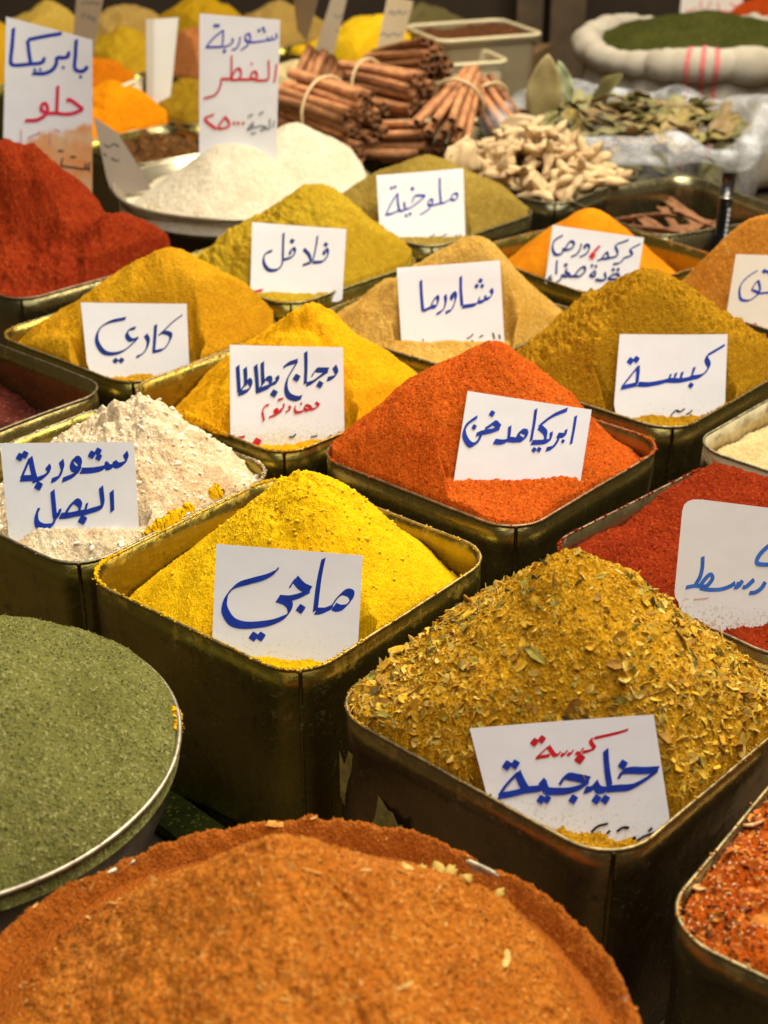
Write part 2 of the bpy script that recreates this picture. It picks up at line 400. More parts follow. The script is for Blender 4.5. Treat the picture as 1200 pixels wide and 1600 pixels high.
def make_card(key, label, quad, base, z0, lean, mat, inks=(), zoom=(0, 0, 1), zf=None, ext=.02, bend=(0, 0), rc=.0, curlx=0., group='handwritten price cards'):
    p0, e1, nh, nrm, hw = card_frame(base[0], base[1], z0, lean)
    e2 = np.cross(nrm, e1); e2 = e2 if e2[2] > 0 else -e2
    CARDS[key] = (p0, e1, nh, nrm, hw, lean, (z0 - .004) if zf is None else zf)
    def uv(px): q = unp_plane(px[0], px[1], p0, nrm) - p0; return np.array([q @ e1, q @ e2])
    TL, TR, BR, BL = [uv(p) for p in quad]
    BL2 = BL + (BL - TL) / np.linalg.norm(BL - TL) * ext; BR2 = BR + (BR - TR) / np.linalg.norm(BR - TR) * ext
    mid = (BL2 + BR2) / 2; BL2 = mid + (BL2 - mid) * .9; BR2 = mid + (BR2 - mid) * .9
    Lx = np.linalg.norm(TR - TL) / 2
    def bnd(s, t): return bend[0] * (s / Lx) ** 2 + bend[1] * clamp(t / .07) ** 2 + curlx * (s / Lx) ** 3
    def P3(s, t, lift): return e1 * s + e2 * t + nrm * (lift + bnd(s, t))
    nn = 17; g = np.linspace(0, 1, nn); X, Y = np.meshgrid(g, g, indexing='ij')
    if rc:
        A, B_ = disc_square(nn, .5, rc); X = A + .5; Y = B_ + .5
    S = ((TL[None, None] * (1 - X[..., None]) + TR * X[..., None]) * (1 - Y[..., None]) + (BL * (1 - X[..., None]) + BR * X[..., None]) * Y[..., None])
    # buried strip under the visible card
    fr = [[P3(*S[i, j], .0002) for j in range(nn)] + [P3(*(BL2 * (1 - X[i, -1]) + BR2 * X[i, -1]), .0002)] for i in range(nn)]
    bk = [[P3(*S[i, j], -.0001) for j in range(nn)] + [P3(*(BL2 * (1 - X[i, -1]) + BR2 * X[i, -1]), -.0001)] for i in range(nn)]
    m2 = nn + 1; V = np.array(fr).reshape(-1, 3); V2 = np.array(bk).reshape(-1, 3); n0 = len(V)
    q = grid_faces(nn, m2); idx = np.arange(n0).reshape(nn, m2)
    loop = np.concatenate([idx[:-1, 0], idx[-1, :-1], idx[:0:-1, -1], idx[0, :0:-1]]); l2 = np.roll(loop, -1)
    mb = MB(); mb.add(np.concatenate([V, V2]), np.concatenate([q[:, ::-1], q + n0, np.stack([loop, l2, l2 + n0, loop + n0], -1)]))
    o = tag(link('price_card', mb.mesh('price_card', mat, False), None, p0), label, 'price card', group)
    x0, y0, sc_ = zoom
    def to3(p, lift):
        s, t = uv((x0 + p[0] * sc_, y0 + p[1] * sc_)); return P3(s, t, lift)
    lift = .00034
    for (pname, ink, L, ang, mn, txt) in inks:
        st, dt = parse(txt); lo, lift = lettering(o, pname, INK[ink], st, dt, to3, L, ang, mn, lift)
    return o

# ------------------------------------------------------------------ where the tins stand: x, y, yaw, side
TIN = dict(
    maggi=(-.0747, 1.023, R(50.6), .2356), smoked=(.0994, 1.2386, R(48.6), .2348), khal=(.1285, .834, R(47), .238),
    onion=(-.2577, 1.1768, R(50.3), .2353), chicken=(-.0972, 1.3857, R(46.6), .2352), curry=(-.268, 1.551, R(49), .232),
    kabsa=(.2667, 1.4398, R(47.8), .2348), medium=(.295, 1.043, R(43.5), .238), shawarma=(.0688, 1.592, R(50), .2354),
    turmeric=(.268, 1.826, R(38), .234), maroon=(-.4417, 1.3719, R(49.2), .2353), pale=(.4499, 1.2544, R(47), .235),
    sesame=(.316, .642, R(53), .238), molok=(.0533, 2.0144, R(48), .2351), falafel=(-.115, 1.795, R(47), .238),
    bark=(.4106, 2.058, R(27.6), .24), ginger=(.2325, 2.2167, R(51), .235), redpap=(-.43, 1.82, R(46), .25), brown=(.4935, 1.655, R(41), .2347))
TIN_INFO = [  # key, label, dust colour, dust amount, tin base tone
    ('maggi', 'olive square tin, yellow dust on its rim, under the tallest bright yellow heap', (.72, .44, .012), .75, (.30, .245, .05)),
    ('smoked', 'dark square tin under the orange red heap with tilted card', (.40, .10, .02), .35, (.27, .22, .07)),
    ('khal', 'brown stained square tin under the coarse leafy spice mix', (.50, .30, .04), .6, (.30, .20, .085)),
    ('onion', 'dull square tin holding clumpy white onion powder', (.45, .36, .2), .4, (.30, .245, .05)),
    ('chicken', 'square tin with orange yellow dust along its rim, before the curry tin', (.62, .34, .01), .7, (.30, .245, .05)),
    ('curry', 'olive square tin under the golden brown heap at the left', (.40, .26, .03), .35, (.30, .245, .05)),
    ('kabsa', 'dark square tin under the mustard brown heap, behind the orange red heap', (.36, .25, .05), .4, (.27, .22, .07)),
    ('medium', 'square tin filled level with dark red powder', (.35, .12, .04), .3, (.34, .30, .15)),
    ('shawarma', 'square tin under the pale tan heap in the middle', (.40, .30, .12), .45, (.30, .245, .05)),
    ('turmeric', 'square tin under the smooth deep orange heap', (.60, .26, .01), .5, (.30, .245, .05)),
    ('maroon', 'half empty square tin of dark maroon spice at the left edge', (.16, .06, .03), .3, (.28, .225, .08)),
    ('pale', 'square tin with cream dusted inside walls at the right edge', (.66, .58, .36), 1.9, (.36, .31, .17)),
    ('sesame', 'scratched square tin of red spice with sesame in the lower right corner', (.48, .36, .10), .8, (.24, .21, .095)),
    ('molok', 'square tin under the dull olive heap before the ginger', (.30, .25, .10), .35, (.25, .22, .10)),
    ('falafel', 'square tin under the olive yellow heap before the white powder plate', (.38, .30, .05), .4, (.30, .245, .05)),
    ('bark', 'nearly empty square tin with broken brown bark on its floor', (.30, .22, .1), .2, (.30, .27, .15)),
    ('ginger', 'square tin heaped with pale knobbly dried roots', (.35, .28, .15), .3, (.20, .185, .11)),
    ('redpap', 'dark square tin under the big dark red heap at the left edge', (.28, .06, .02), .3, (.20, .175, .08)),
    ('brown', 'square tin under the light orange brown heap at the right edge', (.45, .24, .06), .4, (.24, .20, .085))]
for i, (key, lab, dust, amt, base) in enumerate(TIN_INFO):
    cx, cy, yaw, wd = TIN[key]
    make_tin('spice_tin', lab, cx, cy, yaw, wd, tin_mat('tin_' + key, dust, amt, base), seed=i * 7, deep=.15,
             rimmat=plain('rim_' + key, tuple(.75 * a + .25 * d for a, d in zip((.20, .18, .11), dust)), .45, metal=.8, var=.6, scale=160))

kt = [o for o in COL.objects if o.get('label', '').startswith('brown stained square tin')][0]
cx, cy, yaw, wd = TIN['khal']; P = rot2(rrect(wd, .035, 8), yaw); i0 = P[:, 0].argmin(); V = []; mb = MB()
rg_ = np.random.RandomState(8); m_ = 14
for a in range(m_):
    q = P[(i0 + 1) % len(P)] + (P[(i0 + 7) % len(P)] - P[(i0 + 1) % len(P)]) * a / (m_ - 1) * .75; q = q * (1 + .0062 / np.hypot(*q))
    lo, hi = .108 - .020 * a / m_ + rg_.normal() * .003, .142 - .030 * (a / m_) ** 2 + rg_.normal() * .004
    V += [(q[0], q[1], lo), (q[0], q[1], max(hi, lo + .004))]
mb.add(V, grid_faces(m_, 2)); link('label_remnant', mb.mesh('label_remnant', plain('old_label', (.34, .26, .06), .6, var=.5, scale=120), False), kt)

# ------------------------------------------------------------------ cards (corner and stroke points were measured on the photograph, then laid on each card's own plane)
WHITE = dict(col=(.84, .86, .91))
make_card('maggi', 'white card with one large blue word and two dots below, in bright yellow powder', [(338.4, 849.5), (567, 867.7), (560, 1000), (332, 996)], [(332, 982), (560, 984)], T, 26,
    paper_mat('paper_maggi', (.7, .45, .02), amt=.7, **WHITE), [('lettering', 'blue', 58, 52, .15, '''
    905,505 925,478 960,430 1010,393 1055,405 1052,450 1010,495 965,508 930,495; 925,492 905,505 850,527 800,530; 857,150 835,250 818,350 797,528;
    612,362 630,330 652,298; 652,298 700,350 758,378; 760,382 690,415 600,440 528,438;
    528,438 590,460 615,500 590,560 500,605 400,625 280,630 200,605 155,545 142,490 165,410 230,345 330,312 430,285 500,250 535,215;
    D692,513,58; D352,712,58; D404,712,58''')], (320, 840, .21667), zf=T - .021, bend=(.001, .002))
make_card('khal', 'white card with a small red word over a larger blue word, in leafy spice', [(735.5, 1136.7), (1021.5, 1116), (1046, 1275), (762, 1243)], [(763, 1226), (1046, 1266)], T, 28,
    paper_mat('paper_khal', (.45, .28, .03), amt=.7, **WHITE), [('red_lettering', 'red', 25, 50, .3, '''
    915,108 850,128 720,158; 716,158 700,172 726,215; 726,215 690,230 655,237; 662,212 640,240 615,242; 605,222 588,247 570,246; 570,225 552,250 532,250; 532,232 515,252 492,252; 495,252 478,228 462,203; 460,205 395,266; 392,267 470,254;
    D640,273,52; D384,178,42; D425,162,40'''), ('lettering', 'blue', 45, 55, .3, '''
    860,385 880,352 920,338 1000,338 1085,332; 1085,335 1010,390 930,432 850,440 800,445; 787,222 795,330 810,430; 810,435 780,450 745,445 725,408; 735,402 720,435 690,448 668,450;
    525,420 560,375 610,378 692,395; 692,402 640,435 570,455 500,458 450,455; 450,455 440,430 422,396; 430,405 440,430 400,442 335,448; 288,350 310,400 335,447; 335,450 260,468 182,482; 184,480 225,420 290,350;
    D885,305,48; D735,503,48; D785,503,46; D603,502,46; D421,503,44; D455,502,40; D230,307,48; D275,302,46'''), ('price_lettering', 'black', 20, 45, .6, '''
    705,690 745,655 800,640; 850,685 885,662 920,664; 795,698 812,678; 1030,682 1052,660; 965,735 1010,708 1060,690 1140,650; D950,720,22''')], (730, 1110, .275), zf=T - .019, bend=(.003, .001))
make_card('onion', 'white card with two rows of thick blue writing, in clumpy white powder', [(1, 692.5), (210, 690.5), (218, 832), (14, 836)], [(14, 822), (218, 824)], T, 26,
    paper_mat('paper_onion', (.55, .45, .3), amt=.8, **WHITE), [('lettering', 'blue', 54, 58, .3, '''
    1022,145 1035,190 1010,228 960,247 932,225; 935,210 925,248 885,262 868,240; 870,212 850,262 760,285 660,290; 655,285 600,270 588,222 620,192 650,215 650,262 610,320 510,367;
    500,208 510,270 480,340 420,372; 390,250 402,290 360,335 300,362 275,365; 250,182 272,290 292,372; 285,348 175,352; 178,350 245,190;
    D752,158,56; D803,133,54; D808,178,50; D318,412,62; D168,176,56; D208,158,54;
    912,455 916,540 918,620; 825,422 838,560 812,592 730,618 690,632; 712,552 702,590 690,630; 692,630 640,636 560,653 492,657; 532,642 578,572 622,540 655,572 642,634; 492,600 480,650 452,658; 430,452 445,620 450,680 420,735 350,745 305,718 300,650 322,592; D675,690,66'''),
    ('price_lettering', 'black', 22, 40, .5, '790,850 840,830 885,848; 1003,830 1016,852; 1060,824 1066,836')], (0, 680, .19167), zf=T - .002, bend=(.001, .001))
make_card('chicken', 'white card with crowded blue writing over a small red line, yellow stained foot', [(359, 539), (535.5, 543), (538, 672), (360, 682)], [(360, 668), (538, 660)], T, 25,
    paper_mat('paper_chicken', (.62, .50, .03), amt=1.1, **WHITE), [('lettering', 'navy', 55, 57, .2, '''
    1058,232 1080,300 1040,340 990,355; 840,332 880,272 920,267 1000,268; 1000,275 930,322 850,382 790,405; 785,92 787,250 780,400; D920,405,60;
    570,242 620,207 705,178; 708,182 660,260 610,350 595,440 620,510 690,540 745,528; D697,340,64;
    510,325 512,372 470,397 430,425 385,440; D480,490,64; 385,440 340,455 370,402 402,355 440,350 445,400 400,438; 368,192 370,300 376,402; 303,220 315,350 322,470; 430,427 360,457 315,470;
    202,245 208,340 205,420; 150,485 200,405 235,368 257,402 240,450 190,480 140,490; 130,228 138,350 145,478'''),
    ('red_lettering', 'red', 28, 55, .35, '''
    878,578 915,603; 915,605 860,640 812,638; 835,645 830,620 785,605 770,640 810,655; 770,650 740,668 690,670 678,635 688,608; D740,590,22;
    622,612 635,640 590,672; 572,588 572,628 540,648 548,665 500,672 482,652 508,645 515,682 430,722; 432,600 395,612 370,660 375,700 385,755; 515,555 570,540; 130,918 200,905; D315,962,80'''),
    ('price_lettering', 'black', 20, 45, .6, '625,908 660,908 692,880; 830,912 860,906 897,898; D1022,897,18')], (350, 535, .1625), zf=T - .017, bend=(.002, .001))
make_card('smoked', 'tilted glossy white card with a line of blue writing, in orange red powder', [(730.5, 611), (924, 640.5), (907, 750), (708.6, 752)], [(709, 748), (907, 745)], T + .012, 30,
    paper_mat('paper_smoked', (.35, .08, .02), rough=.2, amt=.5, coat=.35, **WHITE), [('lettering', 'blue', 46, 55, .35, '''
    1040,235 1022,350 1000,465; 962,345 948,390 890,392; 905,385 890,440 850,490 798,508; D935,440,28; 842,365 832,420 790,445 680,452; 972,183 860,230 775,290 740,325; 742,322 792,372 790,432; 716,178 700,300 675,440; D700,510,36; D740,508,36;
    640,365 600,360 568,400 598,428 637,395 637,365; 600,428 550,430 488,425; 503,318 497,390 485,428 440,447 375,442; 300,342 345,312 380,292 420,328; 422,332 350,357 270,372 228,388; 268,370 260,410 230,452 185,470 147,430 130,370 150,310 195,270 238,243; D358,215,44; D212,325,38''')],
    (700, 605, .19167), zf=T + .010, bend=(.001, .000))
make_card('kabsa', 'glossy white card with one slanting blue word and two dots above, in mustard powder', [(967, 522.5), (1134.5, 523), (1131, 634), (958, 632)], [(958, 622), (1131, 619)], T, 26,
    paper_mat('paper_kabsa', (.4, .28, .06), rough=.22, amt=.6, coat=.35, **WHITE), [('lettering', 'blue', 54, 52, .24, '''
    1110,152 1040,195 950,248; 948,250 940,290 962,350 930,412 870,452 798,462; 872,450 800,468 730,484 690,489 640,490 580,488 500,508 380,528 285,525; 828,360 808,425 785,464; 714,406 702,450 690,487; 654,416 642,455 628,488; 604,426 590,460 572,490; 285,352 282,440 272,522; 278,525 120,560; 122,558 200,460 288,352;
    D210,303,60; D267,288,58; D793,535,48'''), ('price_lettering', 'black', 20, 45, .5, '603,822 650,778 690,790 737,758; 745,815 780,800 806,773; 690,890 728,842 722,892')],
    (950, 515, .1625), zf=T - .018, bend=(.004, .001))
make_card('curry', 'white card with one round blue word, bent foot, in golden brown powder', [(127, 473), (292, 475), (296, 568), (136, 566)], [(136, 556), (296, 556)], T, 26,
    paper_mat('paper_curry', (.4, .28, .04), amt=.5, **WHITE), [('lettering', 'navy', 46, 48, .25, '''
    1072,178 980,245 890,330 828,388; 850,362 900,355 952,380 940,442 880,522 772,552; 800,275 792,400 780,545; 698,378 725,442 700,530 650,582 603,602;
    597,308 530,330 508,380 548,430 622,408; 622,410 560,472 470,542 370,570 280,555 220,480 205,400 240,310 330,250 430,225 497,212; D393,640,52; D452,637,52''')],
    (120, 465, .15417), zf=T - .020, bend=(.002, .001))
make_card('shawarma', 'white card with a short blue word and three dots, in pale tan powder', [(620, 419), (781, 407), (788, 534), (627, 531)], [(627, 528), (788, 530)], T, 25,
    paper_mat('paper_shawarma', (.45, .34, .15), amt=.5, **WHITE), [('lettering', 'blue', 44, 57, .25, '''
    988,332 1005,368 980,412 930,432; 935,390 925,442 868,458; 880,405 850,472 780,492 708,502; 693,203 695,350 706,492; 612,430 600,390 630,368 645,402 630,470 600,530 543,562; 540,385 545,452 520,530 453,578; 400,490 432,428 462,405 470,442 450,496 405,502; 408,505 370,522 322,545; 300,243 306,380 320,542;
    D888,245,42; D850,298,40; D905,298,36'''), ('price_lettering', 'black', 18, 50, .5, '753,815 790,797 818,768; 875,805 917,780; 1010,758 1026,822; 1070,778 1082,818; D805,846,26; D322,828,16')],
    (610, 400, .15833), zf=T - .004, bend=(.002, .001))
make_card('falafel', 'white card with two short blue words, in olive yellow powder', [(394.5, 347.5), (541.5, 358.5), (535, 468), (391, 464)], [(391, 455), (535, 456)], T, 25,
    paper_mat('paper_falafel', (.4, .3, .06), amt=.5, **WHITE), [('lettering', 'navy', 40, 55, .35, '''
    905,405 885,385 920,352 937,390 918,442 870,487 765,497; 820,203 802,330 768,482; 668,348 730,420 748,500; 748,497 655,527; 525,405 515,378 555,340 572,380 540,432 480,457 440,467; 446,172 440,330 436,470 420,532 370,577 290,580 240,530 225,460 250,400 322,365; D540,262,50; D912,300,46'''),
    ('red_lettering', 'red', 34, 60, .6, '108,826 150,815 215,802; D320,862,28'), ('price_lettering', 'black', 18, 45, .6, '640,866 670,862 702,845; 790,868 825,872 857,855')], (380, 340, .14167), zf=T - .002, ext=.003, bend=(.002, .001))
make_card('molok', 'white card with a thin blue word, in dull olive powder', [(588, 274.5), (723.5, 263.5), (727, 368), (594, 374)], [(594, 368), (727, 366)], T, 24,
    paper_mat('paper_molok', (.3, .25, .1), amt=.5, **WHITE), [('lettering', 'blue', 34, 52, .4, '''
    960,432 985,382 1032,372 1038,420 1000,452 955,432; 950,440 890,477 828,492; 826,182 830,350 842,487; 840,487 730,512 690,502 700,452 732,440 737,490 690,562 588,627; 490,480 518,412 550,393 655,395; 652,400 570,472 470,542 388,567; 395,470 402,562 345,582; 317,368 322,480 342,587; 335,572 250,612 172,627; 175,625 240,490 315,370;
    D497,312,44; D243,303,36; D287,290,36; D422,635,36; D470,615,36'''), ('price_lettering', 'black', 16, 45, .6, '700,892 740,880 767,858; 855,886 917,858; 1024,868 1036,888; 1068,863 1078,878; 768,937 787,918'), ('red_lettering', 'red', 18, 45, .6, '180,925 242,908; D355,924,24')],
    (580, 255, .12917), zf=T - .004, bend=(.002, .001))
make_card('turmeric', 'white card with two rows of thin blue writing and a red comma', [(864.5, 352), (1007, 372), (992, 462), (852, 442)], [(853, 436), (990, 452)], T, 25,
    paper_mat('paper_turmeric', (.6, .3, .03), amt=.4, **WHITE), [('lettering', 'navy', 30, 52, .45, '''
    1076,243 980,290; 980,292 965,312 990,350 960,372 900,390; 898,388 880,422 840,447 788,452; 952,203 830,245; 828,247 813,272 835,330 820,372 740,392; 740,390 722,330 668,392; 738,395 680,398 622,417;
    498,292 490,260 522,250 540,282 510,342 438,380; 456,238 445,292 410,347 348,377; 288,302 320,242 350,215 385,242 350,292 280,307 268,285; 268,302 250,347 190,352 160,290 180,210 268,152;
    206,412 200,480 198,558; 115,598 150,570; 150,570 112,612 150,612 115,640; 255,560 240,612 183,652; 255,568 300,582 335,560 292,532 312,500; D297,462,38; 330,578 380,575 430,512 480,480 497,522 440,577 372,577; 600,520 548,567 597,577 602,525; D568,468,30; D610,475,30;
    700,538 710,602 670,622 603,612; 730,602 790,562 840,560 850,602 800,612 735,607; 952,550 888,592 920,617 850,612; D790,510,34; D840,510,34'''), ('red_lettering', 'red', 26, 50, .7, '652,262 600,312 578,352; D572,365,62')],
    (840, 345, .15), zf=T - .012, ext=.003, bend=(.002, .001))
make_card('brown', 'cream white card cut by the photo edge, looped blue word over red price', [(1150, 397), (1290, 402), (1276, 535), (1132, 509)], [(1133, 500), (1277, 522)], T, 25,
    paper_mat('paper_brown', (.45, .25, .08), col=(.78, .72, .62), amt=.6), [('lettering', 'blue', 46, 45, .35, '''
    640,425 520,500 420,590 365,680 355,800 380,878 460,900 540,880 640,802 672,760; 900,768 800,772 650,785 640,750; 548,740 565,690 640,592 672,680 662,762 560,738; D745,440,70; D805,448,60'''),
    ('red_lettering', 'crimson', 60, 60, .6, '290,1275 350,1252 412,1232; 490,1345 600,1262; 600,1260 630,1375; D722,1365,70')], (1120, 380, .1), zf=T - .014)
make_card('redpap', 'tall white card, blue word over red word, stained foot, behind dark red heap', [(10, 26), (146, 62), (145, 312), (4, 312)], [(4, 312), (145, 312)], T + .005, 7,
    paper_mat('paper_redpap', (.72, .25, .02), col=(.80, .82, .87), amt=1.2, foot=.115), [('lettering', 'blue', 32, 45, .9, '''
    118,130 107,280 95,400 102,442 150,452 260,442 340,435 375,415 377,383; 535,178 400,200 240,232; 238,232 250,340 265,432; 592,332 590,372 550,387 490,382; 490,377 485,442 450,492 380,522 278,522; 662,228 655,360 648,470 680,500 730,495 762,458; D300,490,28; D347,488,26; D548,470,28; D700,550,30'''),
    ('red_lettering', 'crimson', 30, 45, .9, '575,760 610,750 722,828; 722,828 640,862 560,872 490,864 420,866; 500,628 495,750 490,862; 418,862 360,840 365,790 397,785 412,830 390,880 320,922 218,928'),
    ('price_lettering', 'black', 13, 45, .9, '500,1186 550,1189; 610,1236 660,1241; 540,1250 530,1310 560,1322 640,1330 700,1340 770,1340; 742,1290 746,1340; 772,1285 776,1362; D592,1390,12; D570,1385,12'),
    ('faded_price_lettering', 'faded', 9, 45, .9, '185,1000 186,1150; 430,1020 428,1140; 240,1075 300,1050 360,1020; 475,1000 520,1020; 560,1090 585,1108')], (0, 20, .18129), zf=T + .03, bend=(.004, .0), ext=.06)
make_card('mushroom', 'tall white card with blue, red and black rows, stuck in white powder', [(311.7, 21), (438, 31), (431, 262), (311, 262)], [(311, 262), (431, 262)], T + .03, 6,
    paper_mat('paper_mushroom', (.7, .65, .5), col=(.78, .80, .85), amt=.2), [('lettering', 'violet', 26, 52, .55, '''
    840,240 846,280 800,307; 800,262 790,302 752,307; 762,272 740,307 640,325 590,327; 590,325 540,312 535,260 570,243 582,300 550,362 488,407; 482,270 470,342 440,392 398,402; 402,288 407,322 370,357 308,377; 312,203 310,302 300,377; 300,372 140,377; 142,375 210,290 308,207; D670,210,32; D712,187,32; D726,217,28; D325,415,36; D230,160,34; D262,160,34'''),
    ('red_lettering', 'red', 27, 55, .6, '''
    846,542 836,640 824,728; 766,502 766,682 720,707 640,707; 640,702 590,682 600,630 640,625 647,682 560,697 480,697; 480,697 400,697 430,612 472,588 492,642 470,692; 396,458 396,600 390,692; 390,692 290,692; 290,692 285,762 230,852 118,887; D598,540,22;
    222,1048 125,1082; 125,1082 150,1122 242,1192; 332,1068 262,1182 360,1172 372,1130 330,1072; D420,1135,30; D462,1135,30; D512,1135,30'''),
    ('price_lettering', 'grey', 17, 50, .7, '822,1108 812,1182; 778,1090 776,1182 738,1192; 742,1160 720,1192 680,1212; 740,1190 700,1162 650,1172 600,1182; 612,1118 600,1182 550,1202; 550,1200 610,1130; 558,1072 612,1045; 668,1047 717,1020; 588,1242 642,1230')], (300, 15, .15625), zf=T + .075, ext=.05)
make_card('medium', 'rounded white plastic card with blue word and pink smudge, in level dark red powder', [(1068, 777), (1302, 806), (1292, 972), (1052, 945)], [(1053, 938), (1292, 964)], T, 27,
    paper_mat('paper_medium', (.32, .10, .05), col=(.74, .73, .74), rough=.25, amt=.9), [('lettering', 'sky', 48, 60, .85, '''
    410,772 405,900 380,1010 325,1110; 205,1145 320,1125 440,1130 502,1080 530,1022 500,988 440,1040 378,1125; 378,1150 480,1170 620,1168 740,1130 805,1088; 845,1075 830,1135 790,1142; 845,1130 892,1060; 890,1140 940,1130 1032,1048; 1168,1078 1120,1150 1050,1200 972,1212; 1260,600 1150,690 1090,760 1062,830 1100,862 1250,868'''),
    ('pink_smudge', 'faded', 26, 20, .4, '300,1292 400,1282 475,1272')], (1045, 770, .12917), zf=T - .003, rc=.11)

# ------------------------------------------------------------------ heaps of spice in the tins
def rills(amount, sc_=.006, seed=4):
    def f(wx, wy, Z, pk):
        ang = np.arctan2(wy - pk[1], wx - pk[0]); D = np.hypot(wx - pk[0], wy - pk[1])
        return Z + amount * fbm(ang * .05 / sc_ * .03, D * 6, .03, 3, seed) * clamp(D / .05)
    return f
make_pile('maggi', 'bright yellow powder heaped to a peak in the front olive tin', TIN['maggi'], (478, 737), powder('yellow_powder', (.78, .52, .010), (.72, .43, .007), (.84, .60, .04), .0013, .10, .7), .97, nn=430, dirs=[(-90, -.14)], rnd=.017, lump=.004, seed=1, cards=['maggi'], floor=-.075, grainh=.0009, gsc=.005,
    extra=lambda x, y, Z, pk: Z + .0045 * clamp(1 - np.hypot(x - pk[0], y - pk[1]) / .075) * fbm(x, y, .011, 3, 8) * 2)
make_pile('smoked', 'orange red powder heaped high behind the tilted card', TIN['smoked'], (768, 541), powder('orange_red_powder', (.60, .145, .018), (.50, .10, .012), (.70, .24, .04), .0017, .14, 1.0, dark=(.28, .02, .005)), .70, nn=420, dirs=[(0, .26), (100, .1)], lump=.006, rnd=.014, wn=.0005, seed=2, cards=['smoked'], grainh=.0016, gsc=.005, lim=.004, wob=.1)
make_pile('khal', 'coarse yellow brown spice mix with leaf flakes heaped to a peak', TIN['khal'], (905, 874), powder('coarse_mix', (.60, .34, .020), (.46, .235, .014), (.68, .46, .07), .0020, .14, 1.0, dark=(.16, .10, .012), big=(.30, .17, .018)), .80, nn=400, rnd=.014, lump=.007, wn=.0006, seed=3, cards=['khal'], floor=-.03, grainh=.0028, gsc=.006, dy=.005, lim=.008)
make_pile('onion', 'clumpy white powder with a ragged top in the dull tin', TIN['onion'], (205, 634), powder('onion_powder', (.80, .69, .49), (.60, .43, .25), (.90, .86, .76), .0016, .1, .8, dark=(.40, .30, .18)), .72, nn=300, dirs=[(0, .16)], lump=.007, rnd=.02, seed=5, cards=['onion'], grainh=.0016, gsc=.006, dy=.0,  # tan second tone puts the heap's shaded colour into its noise patches
    extra=lambda x, y, Z, pk: Z + .016 * clamp(1.15 - np.hypot(x - pk[0], y - pk[1]) / .10) * np.abs(fbm(x, y, .026, 4, 18)) * 2 - .004)
make_pile('chicken', 'orange yellow powder with a rough knob on top', TIN['chicken'], (478, 480), powder('orange_yellow_powder', (.75, .41, .010), (.66, .32, .008), (.85, .5, .03), .0015, .1, .8), .80, nn=240, dirs=[(-90, .16), (180, .08)], rnd=.014, lump=.006, seed=6, cards=['chicken'], grainh=.0013,
    extra=lambda x, y, Z, pk: Z + .010 * clamp(1 - np.hypot(x - pk[0], y - pk[1]) / .05) * fbm(x, y, .02, 3, 8) * 2)
make_pile('curry', 'golden brown powder heap with dented top at the left', TIN['curry'], (265, 390), powder('curry_powder', (.57, .325, .015), (.49, .25, .012), (.68, .44, .05), .0018, .1, .9), .66, nn=280, rnd=.018, lump=.006, seed=7, dirs=[(-90, .16)], cards=['curry'], lim=.003)
make_pile('kabsa', 'mustard brown powder heap with fine rills running down', TIN['kabsa'], (1022, 420), powder('mustard_powder', (.43, .245, .014), (.34, .175, .010), (.58, .36, .03), .0018, .1, .9, dark=(.2, .1, .01)), .74, nn=320, rnd=.014, lump=.005, seed=8, dirs=[(-90, .16)], cards=['kabsa'], extra=rills(.008), dy=.0)
make_pile('medium', 'dark red powder filled level with the rim', TIN['medium'], (1190, 738), powder('dark_red_powder', (.31, .046, .010), (.23, .030, .008), (.46, .11, .02), .0016, .14, 1.0, dark=(.16, .01, .004)), .11, nn=400, rnd=.05, lump=.006, seed=9, cards=['medium'], floor=-.03, grainh=.0018, zpk=.010, lim=.000,
    extra=lambda x, y, Z, pk: Z - .020 * np.exp(-(((x - .235) / .045) ** 2 + ((y - 1.10) / .03) ** 2)) + .006 * np.exp(-(((x - .25) / .03) ** 2 + ((y - .985) / .02) ** 2)))
make_pile('shawarma', 'pale tan powder heap in the middle of the stall', TIN['shawarma'], (735, 372), powder('tan_powder', (.56, .37, .10), (.46, .26, .05), (.70, .55, .26), .0018, .08, .8, big=(.52, .30, .05)), .76, nn=220, dirs=[(-90, .16), (0, .22)], rnd=.018, lump=.006, seed=10, cards=['shawarma'], dy=.0)
make_pile('falafel', 'olive yellow powder heap before the white powder plate', TIN['falafel'], (492, 289), powder('olive_yellow_powder', (.48, .345, .030), (.41, .265, .020), (.58, .45, .09), .0018, .08, .8), .72, nn=260, rnd=.017, lump=.005, seed=11, dirs=[(-90, .16)], cards=['falafel'], lim=.006, extra=rills(.005, .009, 9))
make_pile('turmeric', 'smooth deep orange powder with a rounded peak', TIN['turmeric'], (925, 328), powder('turmeric_powder', (.66, .27, .012), (.57, .21, .008), None, .0014, .05, .4), .82, nn=200, rnd=.02, wn=.0001, lump=.003, seed=12, cards=['turmeric'], grainh=.0005, dy=-.02)
make_pile('molok', 'dull olive powder heap before the ginger tin', TIN['molok'], (668, 240), powder('dull_olive_powder', (.34, .25, .055), (.28, .19, .04), (.46, .38, .14), .002, .1, .8), .66, nn=200, rnd=.022, lump=.004, seed=13, cards=['molok'], dy=.0)
make_pile('brown', 'light orange brown powder heap at the right edge', TIN['brown'], (1215, 338), powder('orange_brown_powder', (.54, .25, .045), (.45, .18, .02), (.68, .42, .14), .0018, .1, .9), .62, nn=200, rnd=.03, lump=.005, seed=14, cards=['brown'], dy=-.02)
make_pile('pale', 'pale tan powder low inside the cream dusted tin', TIN['pale'], (1330, 700), powder('pale_powder', (.62, .50, .28), (.54, .41, .2), None, .0018, .08, .8), .30, nn=180, lump=.006, seed=15, floor=-.05, zpk=.01)
